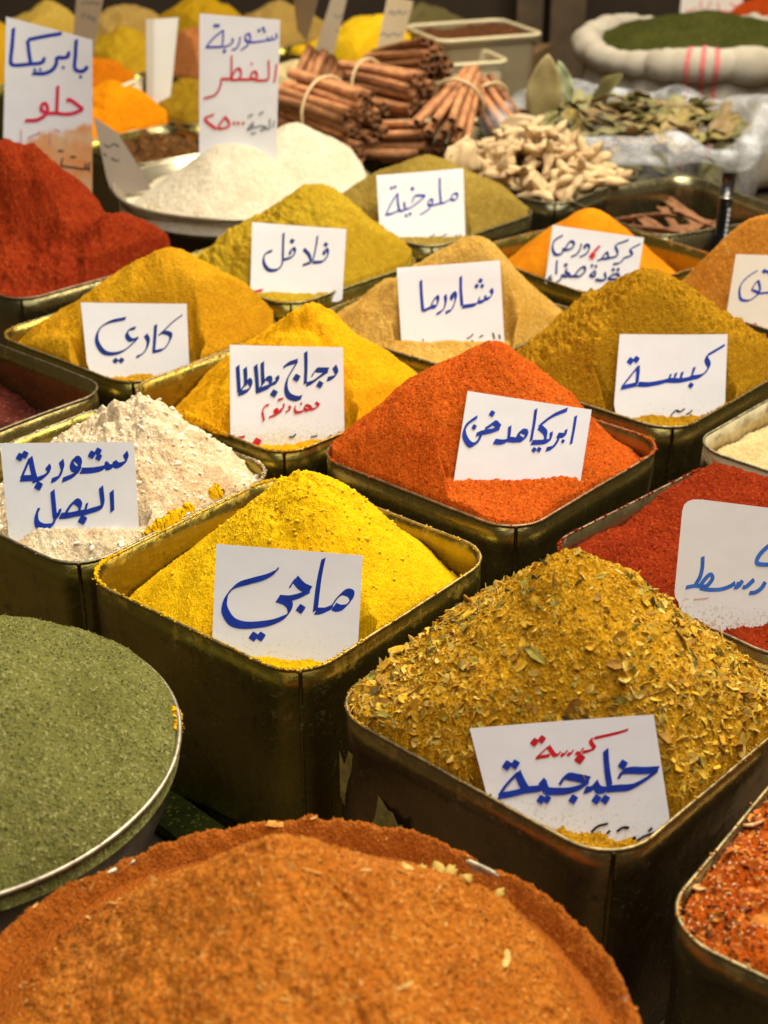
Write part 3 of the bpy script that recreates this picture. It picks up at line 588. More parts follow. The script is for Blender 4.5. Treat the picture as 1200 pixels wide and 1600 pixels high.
make_pile('maroon', 'dark maroon coarse spice low in its tin', TIN['maroon'], (-140, 610), powder('maroon_spice', (.16, .045, .03), (.10, .025, .015), (.30, .10, .08), .0026, .12, 1.0, dark=(.05, .015, .01)), .16, nn=200, rnd=.05, lump=.01, seed=16, floor=-.07, zpk=-.035, grainh=.003, gsc=.008)
make_pile('sesame', 'coarse red spice mixed with sesame seeds in the corner tin', TIN['sesame'], (1400, 1280), powder('sesame_mix', (.52, .13, .012), (.40, .08, .01), (.66, .34, .10), .0026, .16, 1.0, dark=(.12, .03, .01)), .20, nn=340, rnd=.06, lump=.008, wn=.0006, seed=17, floor=-.05, zpk=.018, grainh=.0028, gsc=.007, lim=-.002)
make_pile('redpap', 'big dark red powder heap with a lower shoulder at the left edge', TIN['redpap'], (48, 226), powder('deep_red_powder', (.31, .048, .012), (.23, .030, .008), (.44, .11, .02), .002, .12, .9, dark=(.18, .012, .004)), 1.35, nn=260, rnd=.022, lump=.013, grainh=.003, left=.25, seed=19, cards=[], dy=.02, lim=.03, floor=.0,
    extra=lambda x, y, Z, pk: np.maximum(Z, T + .060 - .16 * np.abs(x - pk[0] - .10) - .36 * np.abs(y - pk[1] + .045 + .25 * (x - pk[0]))))

# ------------------------------------------------------------------ flakes and seeds in the coarse mixes
def surf_normals(Z, wx, wy):
    a = np.stack([np.gradient(wx, axis=0), np.gradient(wy, axis=0), np.gradient(Z, axis=0)], -1); b = np.stack([np.gradient(wx, axis=1), np.gradient(wy, axis=1), np.gradient(Z, axis=1)], -1)
    n = np.cross(a, b); n /= np.linalg.norm(n, axis=-1)[..., None] + 1e-12
    return np.where(n[..., 2:] < 0, -n, n)
def scatter(key, parent, name, n, size, mats, seed, weight=None, shape='flake', lift=.3, tilt=.5, aspect=(.35, .8), label=None, card=None):
    rng = np.random.RandomState(seed); wx, wy, Z, pk = PILES[key]
    nrm = surf_normals(Z, wx, wy).reshape(-1, 3); P = np.stack([wx, wy, Z], -1).reshape(-1, 3)
    w_ = np.ones(len(P)) if weight is None else clamp(weight(P[:, 0], P[:, 1]), 0, 9)
    if card:
        p0, e1, nh, nr, hw, lean, zf = CARDS[card]
        d = (P - p0) @ nr; s = abs((P - p0) @ e1); w_ = w_ * np.where((s < hw + .006) & (d > -.0045) & (d < .012) & (P[:, 2] < p0[2] + .06), 0, 1)
    idx = rng.choice(len(P), n, p=w_ / w_.sum()); P = P[idx]; nn_ = nrm[idx] + rng.normal(size=(n, 3)) * tilt; nn_ /= np.linalg.norm(nn_, axis=1)[:, None]
    t = np.cross(nn_, rng.normal(size=(n, 3))); t /= np.linalg.norm(t, axis=1)[:, None]; b_ = np.cross(nn_, t)
    L = size[0] * (size[1] / size[0]) ** (rng.rand(n) ** 1.8); W = L * rng.uniform(aspect[0], aspect[1], n)
    if shape == 'flake':
        # a curled chip, 3 x 3 points, thick enough to have an edge
        uu, vv = np.meshgrid([-1, 0, 1], [-1, 0, 1], indexing='ij'); uu = uu.ravel(); vv = vv.ravel(); k_ = 9
        jit = rng.uniform(.6, 1.15, (n, k_, 2)); curl = rng.uniform(-.5, .6, (n, 1)); cu2 = rng.uniform(-.4, .4, (n, 1))
        U = uu * jit[..., 0] * np.where(abs(vv) == 1, .75, 1); V_ = vv * jit[..., 1] * np.where(abs(uu) == 1, .7, 1)
        hgt = curl * U ** 2 * .5 + cu2 * V_ ** 2 * .5
        top = P[:, None] + t[:, None] * (U * L[:, None] / 2)[..., None] + b_[:, None] * (V_ * W[:, None] / 2)[..., None] + nn_[:, None] * ((hgt * W[:, None]) + lift * W[:, None] * .4)[..., None]
        bot = top - nn_[:, None] * (.10 * W)[:, None, None]
        V = np.concatenate([top, bot], 1).reshape(-1, 3)
        f = grid_faces(3, 3); lp = np.array([0, 1, 2, 5, 8, 7, 6, 3]); l2 = np.roll(lp, -1)
        F = np.concatenate([f, f[:, ::-1] + 9, np.stack([lp, lp + 9, l2 + 9, l2], -1)]); k_ = 18
    else:
        # plump seed
        th = np.linspace(0, 2 * np.pi, 6, endpoint=False); pr = np.array([[-1, .05], [-.6, .75], [.1, 1.0], [.7, .6], [1, .05]])
        U = np.repeat(pr[:, 0], 6); rr = np.repeat(pr[:, 1], 6); th = np.tile(th, 5); k_ = 30
        V = (P[:, None] + t[:, None] * (U * L[:, None] / 2)[..., None] + b_[:, None] * (rr * np.cos(th) * W[:, None] / 2)[..., None] + nn_[:, None] * (rr * np.sin(th) * W[:, None] * .3 + lift * W[:, None] * .4)[..., None]).reshape(-1, 3)
        i = np.arange(4)[:, None]; j = np.arange(6)[None]; j2 = (j + 1) % 6
        F = np.stack([i * 6 + j, i * 6 + j2, (i + 1) * 6 + j2, (i + 1) * 6 + j], -1).reshape(-1, 4)
    FF = (F[None] + (np.arange(n) * k_)[:, None, None]).reshape(-1, 4)
    mi = np.repeat(rng.randint(0, len(mats), n), len(F))
    org = np.array(parent.location)
    o = link(name, np_mesh(name, V - org, [FF], mats, shape != 'flake', mi), parent); o['kind'] = 'stuff'
    return o
OBJ = {}
for o in COL.objects:
    if o.name.startswith('spice_pile'): OBJ[o['label'].split()[0] + o['label'].split()[1]] = o
fl = lambda n, c: plain(n, c, .8, spec=.2, var=.35, scale=300)
F_Y = [fl('flake_gold', (.58, .34, .022)), fl('flake_ochre', (.48, .25, .016)), fl('flake_straw', (.62, .43, .09)), fl('flake_brown', (.30, .15, .02)), fl('flake_gold_pale', (.62, .39, .035))]
F_G = [fl('flake_leaf', (.18, .17, .03)), fl('flake_dark', (.09, .07, .02)), fl('flake_olive', (.30, .24, .04))]
pk = PILES['khal'][3]
far = lambda x, y: np.clip((np.hypot(x - pk[0], y - pk[1]) - .02) / .09, .16, 1) ** 1.3
scatter('khal', OBJ['coarseyellow'], 'leaf_flakes', 5200, (.003, .011), F_Y + F_Y[:3] + F_G[2:] + F_Y[4:], 1, far, card='khal')
scatter('khal', OBJ['coarseyellow'], 'fine_flakes', 8000, (.0014, .0036), F_Y[:3] + F_Y[4:] + F_Y[:1] + F_Y[4:], 2, card='khal')
scatter('khal', OBJ['coarseyellow'], 'large_flakes', 160, (.009, .020), F_Y[:4] + F_G[2:], 3, far, card='khal', tilt=.4)
scatter('khal', OBJ['coarseyellow'], 'stems', 420, (.006, .020), F_Y[1:4] + F_G, 33, far, card='khal', tilt=.4, aspect=(.08, .2))
scatter('khal', OBJ['coarseyellow'], 'dark_leaf_flakes', 420, (.004, .012), F_G, 4, lambda x, y: np.clip(fbm(x, y, .03, 2, 66) * 3, .03, 1), card='khal')
F_S = [fl('chip_red', (.52, .13, .015)), fl('chip_orange', (.62, .22, .03)), fl('chip_dark', (.10, .03, .012)), fl('chip_rust', (.38, .09, .012))]
scatter('sesame', OBJ['coarsered'], 'pepper_flakes', 4200, (.0025, .009), F_S, 5)
scatter('sesame', OBJ['coarsered'], 'large_chips', 150, (.010, .022), F_S[:2] + [fl('chip_pale', (.66, .40, .18))], 6, tilt=.3)
M_SES = [plain('sesame_seed', (.62, .41, .20), .5, var=.2, scale=200), plain('sesame_red', (.60, .26, .07), .5, var=.3, scale=200)]
scatter('sesame', OBJ['coarsered'], 'sesame_seeds', 2300, (.0026, .0034), M_SES, 7, shape='seed', aspect=(.5, .62), tilt=.6)
scatter('onion', OBJ['clumpywhite'], 'powder_crumbs', 900, (.002, .008), [plain('onion_crumb', (.82, .76, .62), .9, spec=.1)], 8, shape='seed', aspect=(.5, .95), tilt=1, card='onion')
scatter('smoked', OBJ['orangered'], 'pepper_crumbs', 2200, (.0012, .0030), [fl('crumb_red', (.50, .09, .012)), fl('crumb_orange', (.60, .18, .03))], 9, tilt=.8, card='smoked')
scatter('kabsa', OBJ['mustardbrown'], 'spice_crumbs', 1500, (.0014, .004), [fl('crumb_must', (.45, .25, .015)), fl('crumb_must2', (.30, .16, .012))], 10, tilt=.8, card='kabsa')
scatter('maroon', OBJ['darkmaroon'], 'berry_flakes', 1500, (.002, .007), [fl('berry', (.17, .05, .035)), fl('berry2', (.10, .02, .015)), fl('berry3', (.26, .10, .09))], 11, tilt=.7)
scatter('medium', OBJ['darkred'], 'pepper_crumbs', 1400, (.0012, .003), [fl('crumb_dred', (.36, .04, .006)), fl('crumb_dred2', (.24, .02, .004))], 12, tilt=.8, card='medium')
scatter('maggi', OBJ['brightyellow'], 'powder_crumbs', 700, (.0015, .0045), [fl('crumb_yellow', (.76, .46, .009))], 13, lambda x, y: np.clip(1.2 - np.hypot(x - PILES['maggi'][3][0], y - PILES['maggi'][3][1]) / .08, .05, 1), shape='seed', aspect=(.6, 1), tilt=1, card='maggi')

# ------------------------------------------------------------------ round bowls, plate
def lathe(mb, prof, n=96, wob=0., seed=0):
    """prof: list of (r, z); closed at both ends when r is 0"""
    prof = np.array(prof, float); th = np.linspace(0, 2 * np.pi, n, endpoint=False); m = len(prof)
    rr = prof[:, 0][None] * (1 + wob * fbm(np.cos(th) * .1, np.sin(th) * .1, .08, 2, seed))[:, None]
    V = np.stack([rr * np.cos(th)[:, None], rr * np.sin(th)[:, None], np.broadcast_to(prof[:, 1], rr.shape)], -1).reshape(-1, 3)
    mb.add(V, grid_faces(n, m, True))
def make_bowl(name, label, cat, c, rad, depth, mat, rimmat, rimr=.0028, flat=.55):
    t = thing(name, label, cat, (c[0], c[1], c[2] - depth))
    b = MB(); w_ = .0016
    out = [(0.0005, 0), (rad * flat, 0), (rad * (flat * .45 + .55), depth * .30), (rad * .95, depth * .72), (rad, depth)]
    P = cr(out, 6); Q = P[::-1] + np.array([-w_, w_ * .6]); Q[:, 0] = np.maximum(Q[:, 0], .0003); Q[0] = [rad - w_, depth]
    lathe(b, np.concatenate([P, Q]), 110, .012, 3); link('body', b.mesh('body', mat), t)
    r_ = MB(); th = np.linspace(0, 2 * np.pi, 120, endpoint=False); k_ = 1 + .012 * fbm(np.cos(th) * .1, np.sin(th) * .1, .08, 2, 3)
    tube(r_, np.c_[rad * k_ * np.cos(th), rad * k_ * np.sin(th), np.full(120, depth + .0005)], rimr, 8, True); link('rim', r_.mesh('rim', rimmat), t)
    return t
def round_heap(key, label, c, rad, mat, zfun, nn, grainh, gsc, seed, drop, group=None, wn=.00045):
    X, Y = disc_round(nn, rad); wx, wy = X + c[0], Y + c[1]
    Z = zfun(wx, wy, np.hypot(X, Y) / rad) + grainh * 1.1 * fbm(wx, wy, gsc, 3, seed, .6) + wn * np.random.RandomState(seed).normal(size=X.shape)
    PILES[key] = (wx, wy, Z, (c[0], c[1], c[2]))
    return sheet('spice_pile', label, 'spice', wx, wy, Z, mat, (c[0], c[1], c[2]), c[2] - drop, group)

M_BOWL = plain('dull_steel', (.40, .35, .25), .42, metal=.75, var=.5, scale=90)
m_or = tin_mat('bowl_orange_steel', (.42, .17, .03), .5, (.46, .42, .36)); m_gr = tin_mat('bowl_green_steel', (.22, .19, .13), .1, (.45, .42, .36))
cg = unp(-95, 1170); rg = .1545
make_bowl('steel_bowl', 'wide steel bowl of green herb at the left edge', 'bowl', cg, rg, .12, m_gr, M_BOWL, .0018)
def zg(x, y, q):
    z = T + .060 - .056 * q ** 2.0 + .008 * fbm(x, y, .06, 3, 5) - .018 * np.exp(-(((x - cg[0] - .108) / .022) ** 2 + ((y - cg[1] + .02) / .03) ** 2))
    return z - .05 * clamp((q - .95) / .05) * .06
round_heap('green', 'green dried herb powder filling the wide steel bowl', cg, rg - .0006, powder('green_herb', (.235, .228, .075), (.180, .176, .053), (.40, .37, .18), .0019, .16, 1.0, dark=(.07, .085, .025)), zg, 460, .0013, .005, 41, .012)
co = unp(448, 1664); ro = .1775
make_bowl('steel_bowl', 'large round steel bowl heaped with orange brown spice in front', 'bowl', co, ro, .12, m_or, M_BOWL, .002)
po = unp_y(436, 1302, co[1] + .066)
def zo(x, y, q):
    ax, ay = x - po[0], y - po[1]
    D = np.sqrt(np.where(ax < 0, 1.05, .62) * ax ** 2 + np.where(ay < 0, .30, 2.6) * ay ** 2)
    mound = po[2] - .74 * (np.sqrt(D ** 2 + .008 ** 2) - .008) + .009 * fbm(x, y, .06, 3, 6)
    mound = smin(mound, T - .030 + (.945 - q) * .42 + .006 * fbm(x, y, .035, 3, 61), .008)
    ang = np.arctan2(ay, ax); mound = mound + .0028 * fbm(ang * .22, D * .5, .012, 3, 12) * clamp(D / .04)
    ring = T + .0066 - .034 * clamp((.985 - q) / .11) ** 1.1 + .008 * fbm(x, y, .03, 3, 16)
    ring = ring - .002 * clamp((q - .97) / .03)
    z = np.maximum(mound, ring); cap = T + .012 + (1 - q) * .62
    z = smin(z, cap, .01)
    return z
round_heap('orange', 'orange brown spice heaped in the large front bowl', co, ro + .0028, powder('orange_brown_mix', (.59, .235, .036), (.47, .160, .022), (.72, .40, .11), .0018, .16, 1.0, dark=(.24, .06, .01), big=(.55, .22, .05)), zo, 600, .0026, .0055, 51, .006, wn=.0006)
OBJ = {}
for o in COL.objects:
    if o.name.startswith('spice_pile'): OBJ['_'.join(o['label'].split()[:2])] = o
scatter('green', OBJ['green_dried'], 'herb_flecks', 15000, (.0012, .0036), [fl('herb_a', (.20, .185, .055)), fl('herb_b', (.32, .29, .12)), fl('herb_c', (.085, .085, .022)), fl('herb_d', (.16, .155, .04)), fl('herb_e', (.12, .12, .03))], 21, tilt=.6, aspect=(.15, .5))
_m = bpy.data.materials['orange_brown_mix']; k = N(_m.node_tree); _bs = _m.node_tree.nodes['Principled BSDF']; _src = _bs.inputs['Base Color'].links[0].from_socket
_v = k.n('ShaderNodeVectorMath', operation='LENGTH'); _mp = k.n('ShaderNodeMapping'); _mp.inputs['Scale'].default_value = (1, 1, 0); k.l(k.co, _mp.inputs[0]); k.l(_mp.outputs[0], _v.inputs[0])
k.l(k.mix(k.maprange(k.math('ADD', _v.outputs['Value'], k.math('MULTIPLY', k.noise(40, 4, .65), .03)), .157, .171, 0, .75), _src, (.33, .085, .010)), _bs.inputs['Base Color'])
scatter('orange', OBJ['orange_brown'], 'spice_crumbs', 9000, (.0010, .0028), [fl('oc_a', (.50, .165, .02)), fl('oc_b', (.36, .10, .012)), fl('oc_c', (.60, .28, .06))], 22, tilt=.8)
scatter('orange', OBJ['orange_brown'], 'pale_husks', 130, (.006, .019), [fl('husk_a', (.68, .42, .12)), fl('husk_b', (.62, .30, .06))], 23, tilt=.4, aspect=(.15, .4))
# seeds of the neighbouring mix spilt on the rim of the orange bowl
M_SEED = plain('pale_pod', (.46, .30, .05), .7, var=.3, scale=150)
rng = np.random.RandomState(3)
wx, wy, Z, _ = PILES['orange']
for i, (u, v, L) in enumerate(((660, 1368, .009), (686, 1376, .013), (702, 1392, .011), (724, 1408, .010), (778, 1428, .008), (636, 1362, .008))):
    p = unp(u, v, T + .008); j = np.argmin((wx - p[0]) ** 2 + (wy - p[1]) ** 2); z = Z.ravel()[j]
    b = MB(); th = np.linspace(0, 2 * np.pi, 9, endpoint=False); a = rng.uniform(0, 3)
    pr = [(-1, .08), (-.7, .6), (0, .9), (.6, .7), (.9, .3), (1.05, .06)]
    V = [(L / 2 * q, L * .38 * r_ * math.cos(t), L * .33 * r_ * math.sin(t)) for q, r_ in pr for t in th]; V = np.array(V) * (1 + .15 * rng.normal(size=(len(V), 1)))
    V[:, :2] = rot2(V[:, :2], a); b.add(V, [[i_ * 9 + j_, i_ * 9 + (j_ + 1) % 9, (i_ + 1) * 9 + (j_ + 1) % 9, (i_ + 1) * 9 + j_] for i_ in range(5) for j_ in range(9)])
    tag(link('seed_pod', b.mesh('seed_pod', M_SEED), None, (p[0], p[1], z + L * .25)), 'small yellowish seed pod lying on the orange spice near the bowl rim', 'seed pod', 'spilt seed pods on the orange spice')

def spill(label, pts, z, wdt, hgt, mat, seed):
    """a low ridge of spilt powder along a rim"""
    P = cr(np.array(pts, float), 34); n = len(P); rng_ = np.random.RandomState(seed); b = MB(); k_ = 9
    tg = np.gradient(P, axis=0); tg /= np.linalg.norm(tg, axis=1)[:, None]; nr = np.stack([-tg[:, 1], tg[:, 0]], -1)
    env = np.sin(np.linspace(0, np.pi, n)) ** .4 * (.55 + .9 * (fbm(P[:, 0], P[:, 1], .012, 3, seed) + .5))
    V = []
    for i in range(n):
        for j in range(k_):
            s = j / (k_ - 1) * 2 - 1; q = P[i] + nr[i] * s * wdt * env[i]
            V.append([q[0] + rng_.normal() * .0007, q[1] + rng_.normal() * .0007, z + hgt * env[i] * (1 - s * s) * (.7 + .6 * rng_.rand()) - .001])
    b.add(V, grid_faces(n, k_), ngons=None); o = P.mean(0)
    # underside
    base = np.array(V).reshape(n, k_, 3)[:, [0, k_ - 1]]; b.add(base.reshape(-1, 3) - [0, 0, .001], grid_faces(n, 2)[:, ::-1])
    tag(link('powder_spill', b.mesh('powder_spill', mat, True, (o[0], o[1], z)), None, (o[0], o[1], z)), label, 'powder spill')
my = bpy.data.materials['yellow_powder']; moy = bpy.data.materials['orange_yellow_powder']
spill('yellow powder crust along the left back rim of the front olive tin', [unp(u, v)[:2] for u, v in ((222, 838), (262, 820), (300, 796), (338, 775), (366, 762))], T + .002, .005, .0075, my, 3)
spill('orange yellow powder crust along the left front rim of its tin', [unp(u, v)[:2] for u, v in ((262, 643), (290, 655), (330, 672), (356, 683))], T + .002, .004, .005, moy, 4)
spill('small yellow powder patch on the edge of the green herb bowl', [unp(u, v, T + .004)[:2] for u, v in ((262, 1090), (270, 1105), (274, 1122), (275, 1135))], T - .002, .006, .006, my, 5)
# green dusted ledge on the counter between the bowls
b = MB(); lp = [unp(u, v, .012) for u, v in ((205, 1258), (262, 1232), (352, 1296), (300, 1330))]
V = [(p[0], p[1], z) for z in (.004, .014) for p in lp]; b.add(V, [[3, 2, 1, 0], [4, 5, 6, 7], [0, 1, 5, 4], [1, 2, 6, 5], [2, 3, 7, 6], [3, 0, 4, 7]])
tag(link('herb_dusted_board', b.mesh('herb_dusted_board', powder('green_dust_board', (.085, .10, .02), (.04, .045, .012), (.20, .22, .05), .0022, .15, .8), False)), 'small board dusted with green herb between the two bowls', 'board')

def rim_dust(key, mat, n, seed, spread=.004):
    cx, cy, yaw, wd = TIN[key]; rg_ = np.random.RandomState(seed); P = rrect(wd, .035, 8); L = len(P); mb = MB()
    t = [o for o in COL.objects if o.get('category') == 'tin' and abs(o.location.x - cx) < 1e-4 and abs(o.location.y - cy) < 1e-4][0]
    cl = rg_.uniform(0, L, 9)
    for i in range(n):
        u = (cl[rg_.randint(9)] + rg_.normal() * L * .035) % L if rg_.rand() < .8 else rg_.uniform(0, L); a = int(u); f = u - a
        p = P[a] * (1 - f) + P[(a + 1) % L] * f; d = p / np.hypot(*p); out_ = rg_.normal() * .0009; q = rot2(p + d * out_, yaw); r_ = .0005 * (1 + 2.2 * rg_.rand() ** 2.5)
        V = np.array([[1, 0, 0], [-1, 0, 0], [0, 1, 0], [0, -1, 0], [0, 0, 1], [0, 0, -.6]]) * rg_.uniform(.6, 1.3, (6, 1)) * r_ + [q[0], q[1], T - .002 + .0012 + r_ * .4 - abs(out_) * .5]
        mb.add(V, tris=[[0, 2, 4], [2, 1, 4], [1, 3, 4], [3, 0, 4], [2, 0, 5], [1, 2, 5], [3, 1, 5], [0, 3, 5]])
    o = link('powder_dust', mb.mesh('powder_dust', mat), t); o['kind'] = 'stuff'
for i, (key, mn, n) in enumerate((('maggi', 'yellow_powder', 1300), ('smoked', 'orange_red_powder', 700), ('khal', 'flake_ochre', 700), ('onion', 'onion_powder', 600), ('chicken', 'orange_yellow_powder', 900),
        ('curry', 'curry_powder', 500), ('kabsa', 'mustard_powder', 500), ('medium', 'dark_red_powder', 700), ('sesame', 'chip_orange', 500), ('shawarma', 'tan_powder', 500), ('turmeric', 'turmeric_powder', 500), ('falafel', 'olive_yellow_powder', 400))):
    rim_dust(key, bpy.data.materials[mn], n, 900 + i)

# white powder on a shallow round plate
cp = unp(381, 287); rp = .191
M_PLATE = plain('plate_metal', (.72, .66, .48), .25, metal=.85, var=.2, scale=20)
make_bowl('round_plate', 'shallow round metal plate under a mound of white powder', 'plate', cp, rp, .045, M_PLATE, M_PLATE, .0025, .70)
b = MB(); bx = cp; box(b, bx[0] - .10, bx[0] + .10, bx[1] - .09, bx[1] + .10, .001, cp[2] - .0455)
tag(link('wooden_block', b.mesh('wooden_block', mpost, False)), 'dark wooden block under the round plate of white powder', 'block')
p1 = unp_y(360, 222, cp[1] - .045); p2 = unp_y(458, 196, cp[1] + .05)
def zm(x, y, q):
    a = p1[2] - .70 * (np.sqrt((x - p1[0]) ** 2 + (y - p1[1]) ** 2 + .02 ** 2) - .02); c = p2[2] - .62 * (np.sqrt((x - p2[0]) ** 2 + (y - p2[1]) ** 2 + .025 ** 2) - .025)
    z = np.maximum(np.maximum(a, c), T - .02) + .006 * fbm(x, y, .04, 4, 6)
    return smin(z, T + .0 + (1 - q) * .55, .008)
round_heap('mushroom', 'white powder in two soft mounds on the round plate', cp, rp - .006, powder('white_powder', (.66, .61, .49), (.60, .52, .38), None, .002, .05, .6), zm, 260, .0012, .006, 61, .025)

# ------------------------------------------------------------------ marker pen
pb = unp_y(1122, 397, 1.93); pt = unp_y(1140, 270, 1.955)
b = MB(); ax = pt - pb; tube(b, [pb - ax * .9, pb + ax * .70], .0088, 16)
t = thing('marker_pen', 'dark marker pen standing upright beside the orange brown heap', 'pen', tuple(pb - ax * .9))
org = pb - ax * .9
mpen = plain('pen_barrel', (.012, .02, .028), .22, var=.2, coat=.5)
link('barrel', b.mesh('barrel', mpen, True, org), t)
b = MB(); tube(b, [pb + ax * .71, pb + ax * 1.0], .0092, 16); link('cap', b.mesh('cap', plain('pen_cap', (.02, .02, .022), .25, coat=.5), True, org), t)
b = MB(); tube(b, [pb + ax * .69, pb + ax * .715], .0096, 16); link('band', b.mesh('band', M_STEEL, True, org), t)
b = MB()
for i in range(9):
    q = pb + ax * (.05 + i * .062) + np.array([.0045, -.0082, 0]); box(b, q[0] - .0016, q[0] + .0016, q[1] - .0004, q[1] + .0004, q[2], q[2] + .0045)
link('marks', b.mesh('marks', plain('pen_print', (.75, .82, .85), .4), False, org), t)

# ------------------------------------------------------------------ dried roots
def lump(seed, L, wd, nseg=9, nr=8):
    rg_ = np.random.RandomState(seed); b = MB(); s = np.linspace(-1, 1, nseg)
    bend = rg_.normal() * .25; ctr = np.c_[s * L / 2, bend * L * (s ** 2 - .4) * .5, .1 * L * np.sin(s * 2 + rg_.rand() * 6) * .4]
    r_ = wd / 2 * np.sqrt(clamp(1 - np.abs(s) ** 3.2, .015, 1)) * (1 + .24 * np.sin(s * rg_.uniform(3, 7) + rg_.rand() * 6)); th = np.linspace(0, 2 * np.pi, nr, endpoint=False)
    V = ctr[:, None] + r_[:, None, None] * np.stack([np.zeros((nseg, nr)) , np.broadcast_to(np.cos(th), (nseg, nr)), np.broadcast_to(np.sin(th) * .8, (nseg, nr))], -1)
    V = V + rg_.normal(size=V.shape) * wd * .06
    i = np.arange(nseg - 1)[:, None]; j = np.arange(nr)[None]; j2 = (j + 1) % nr
    b.add(V.reshape(-1, 3), np.stack([i * nr + j, i * nr + j2, (i + 1) * nr + j2, (i + 1) * nr + j], -1).reshape(-1, 4), ngons=[list(range(nr))[::-1], [(nseg - 1) * nr + q for q in range(nr)]])
    return b
mroot = plain('dried_root', (.58, .42, .22), .75, var=.28, scale=60, bump=.4, spec=.25); mroot2 = plain('dried_root_dark', (.46, .31, .16), .8, var=.3, scale=60, bump=.4, spec=.2)
rng = np.random.RandomState(12)
root_me = [lump(100 + i, rng.uniform(.044, .070), rng.uniform(.013, .019)).mesh('dried_root', mroot if i % 5 else mroot2) for i in range(14)]
gx, gy, gyaw, gw = TIN['ginger']; gp = unp_y(838, 184, gy)
b = MB(); X, Y = disc_square(24, gw / 2 - .004, .033); W = rot2(np.stack([X, Y], -1), gyaw) + [gx, gy]
n_ = 0
for lay in range(2):
    for tr in range(1500):
        if n_ > (80, 210)[lay]: break
        q = rot2(rng.uniform(-1, 1, 2) * (gw / 2 - .012), gyaw) + [gx, gy]
        z = min(gp[2] - .66 * math.hypot(q[0] - gp[0], q[1] - gp[1]), T + .10)
        if z < T - .06: continue
        o = link('dried_root', root_me[rng.randint(14)], None, (q[0], q[1], z - (.022 if lay == 0 else .006)))
        o.rotation_euler = (rng.normal() * .45, rng.normal() * .45 + .3, rng.uniform(0, 6.3)); n_ += 1
        tag(o, 'pale knobbly dried root piece in the heap on the tin', 'dried root', 'dried root pieces heaped on the tin')
for u, v, s_, lab in ((722, 250, 1.0, 'large round flat slice of dried root left of the root heap'),):
    p = unp(u, v, T + .005); bb = lump(300, .052, .050, 11, 12).mesh('root_slice', mroot); o = link('root_slice', bb, None, tuple(unp_y(u, v, 2.12))); o.rotation_euler = (R(70), .3, .2); o.scale = (1, 1, .55)
    tag(o, lab, 'dried root')

# ------------------------------------------------------------------ bark strips in their tin
mbark = plain('bark', (.22, .10, .045), .8, var=.4, scale=70, bump=.5, spec=.2)
def strip_mesh(seed, L, wd):
    rg_ = np.random.RandomState(seed); nu, nv = 14, 7; u = np.linspace(-1, 1, nu); v = np.linspace(-1, 1, nv); U, Vv = np.meshgrid(u, v, indexing='ij')
    wv = wd / 2 * (1 - .35 * np.abs(U) ** 3 + .2 * np.sin(U * 4 + rg_.rand() * 6)); cu = rg_.uniform(.5, 1.2)
    X = U * L / 2; Y = np.sin(Vv * cu) / cu * wv; Z_ = (1 - np.cos(Vv * cu)) / cu * wv + .02 * L * np.sin(U * 3) + .002 * rg_.normal(size=U.shape) * .4
    V = np.stack([X, Y, Z_], -1).reshape(-1, 3); n0 = len(V); q = grid_faces(nu, nv); idx = np.arange(n0).reshape(nu, nv)
    lp = np.concatenate([idx[:-1, 0], idx[-1, :-1], idx[:0:-1, -1], idx[0, :0:-1]]); l2 = np.roll(lp, -1)
    return MB().add(np.concatenate([V, V - [0, 0, .0016]]), np.concatenate([q, q[:, ::-1] + n0, np.stack([lp, lp + n0, l2 + n0, l2], -1)]))
bark_me = [strip_mesh(i, .09 + .02 * i, .022 + .003 * (i % 3)).mesh('bark_strip', mbark) for i in range(4)]
bx_, by_, byw, bw = TIN['bark']
for i in range(26):
    q = rot2(np.array([rng.uniform(-.07, .085), rng.uniform(-.06, .06)]), byw) + [bx_, by_]
    o = link('bark_strip', bark_me[i % 4], None, (q[0], q[1], T - .095 + .0026 * i)); o.rotation_euler = (rng.normal() * .5, rng.normal() * .25, rng.uniform(0, 6.3))
    tag(o, 'curled brown bark strip in the nearly empty tin', 'bark strip', 'bark strips in the nearly empty tin')

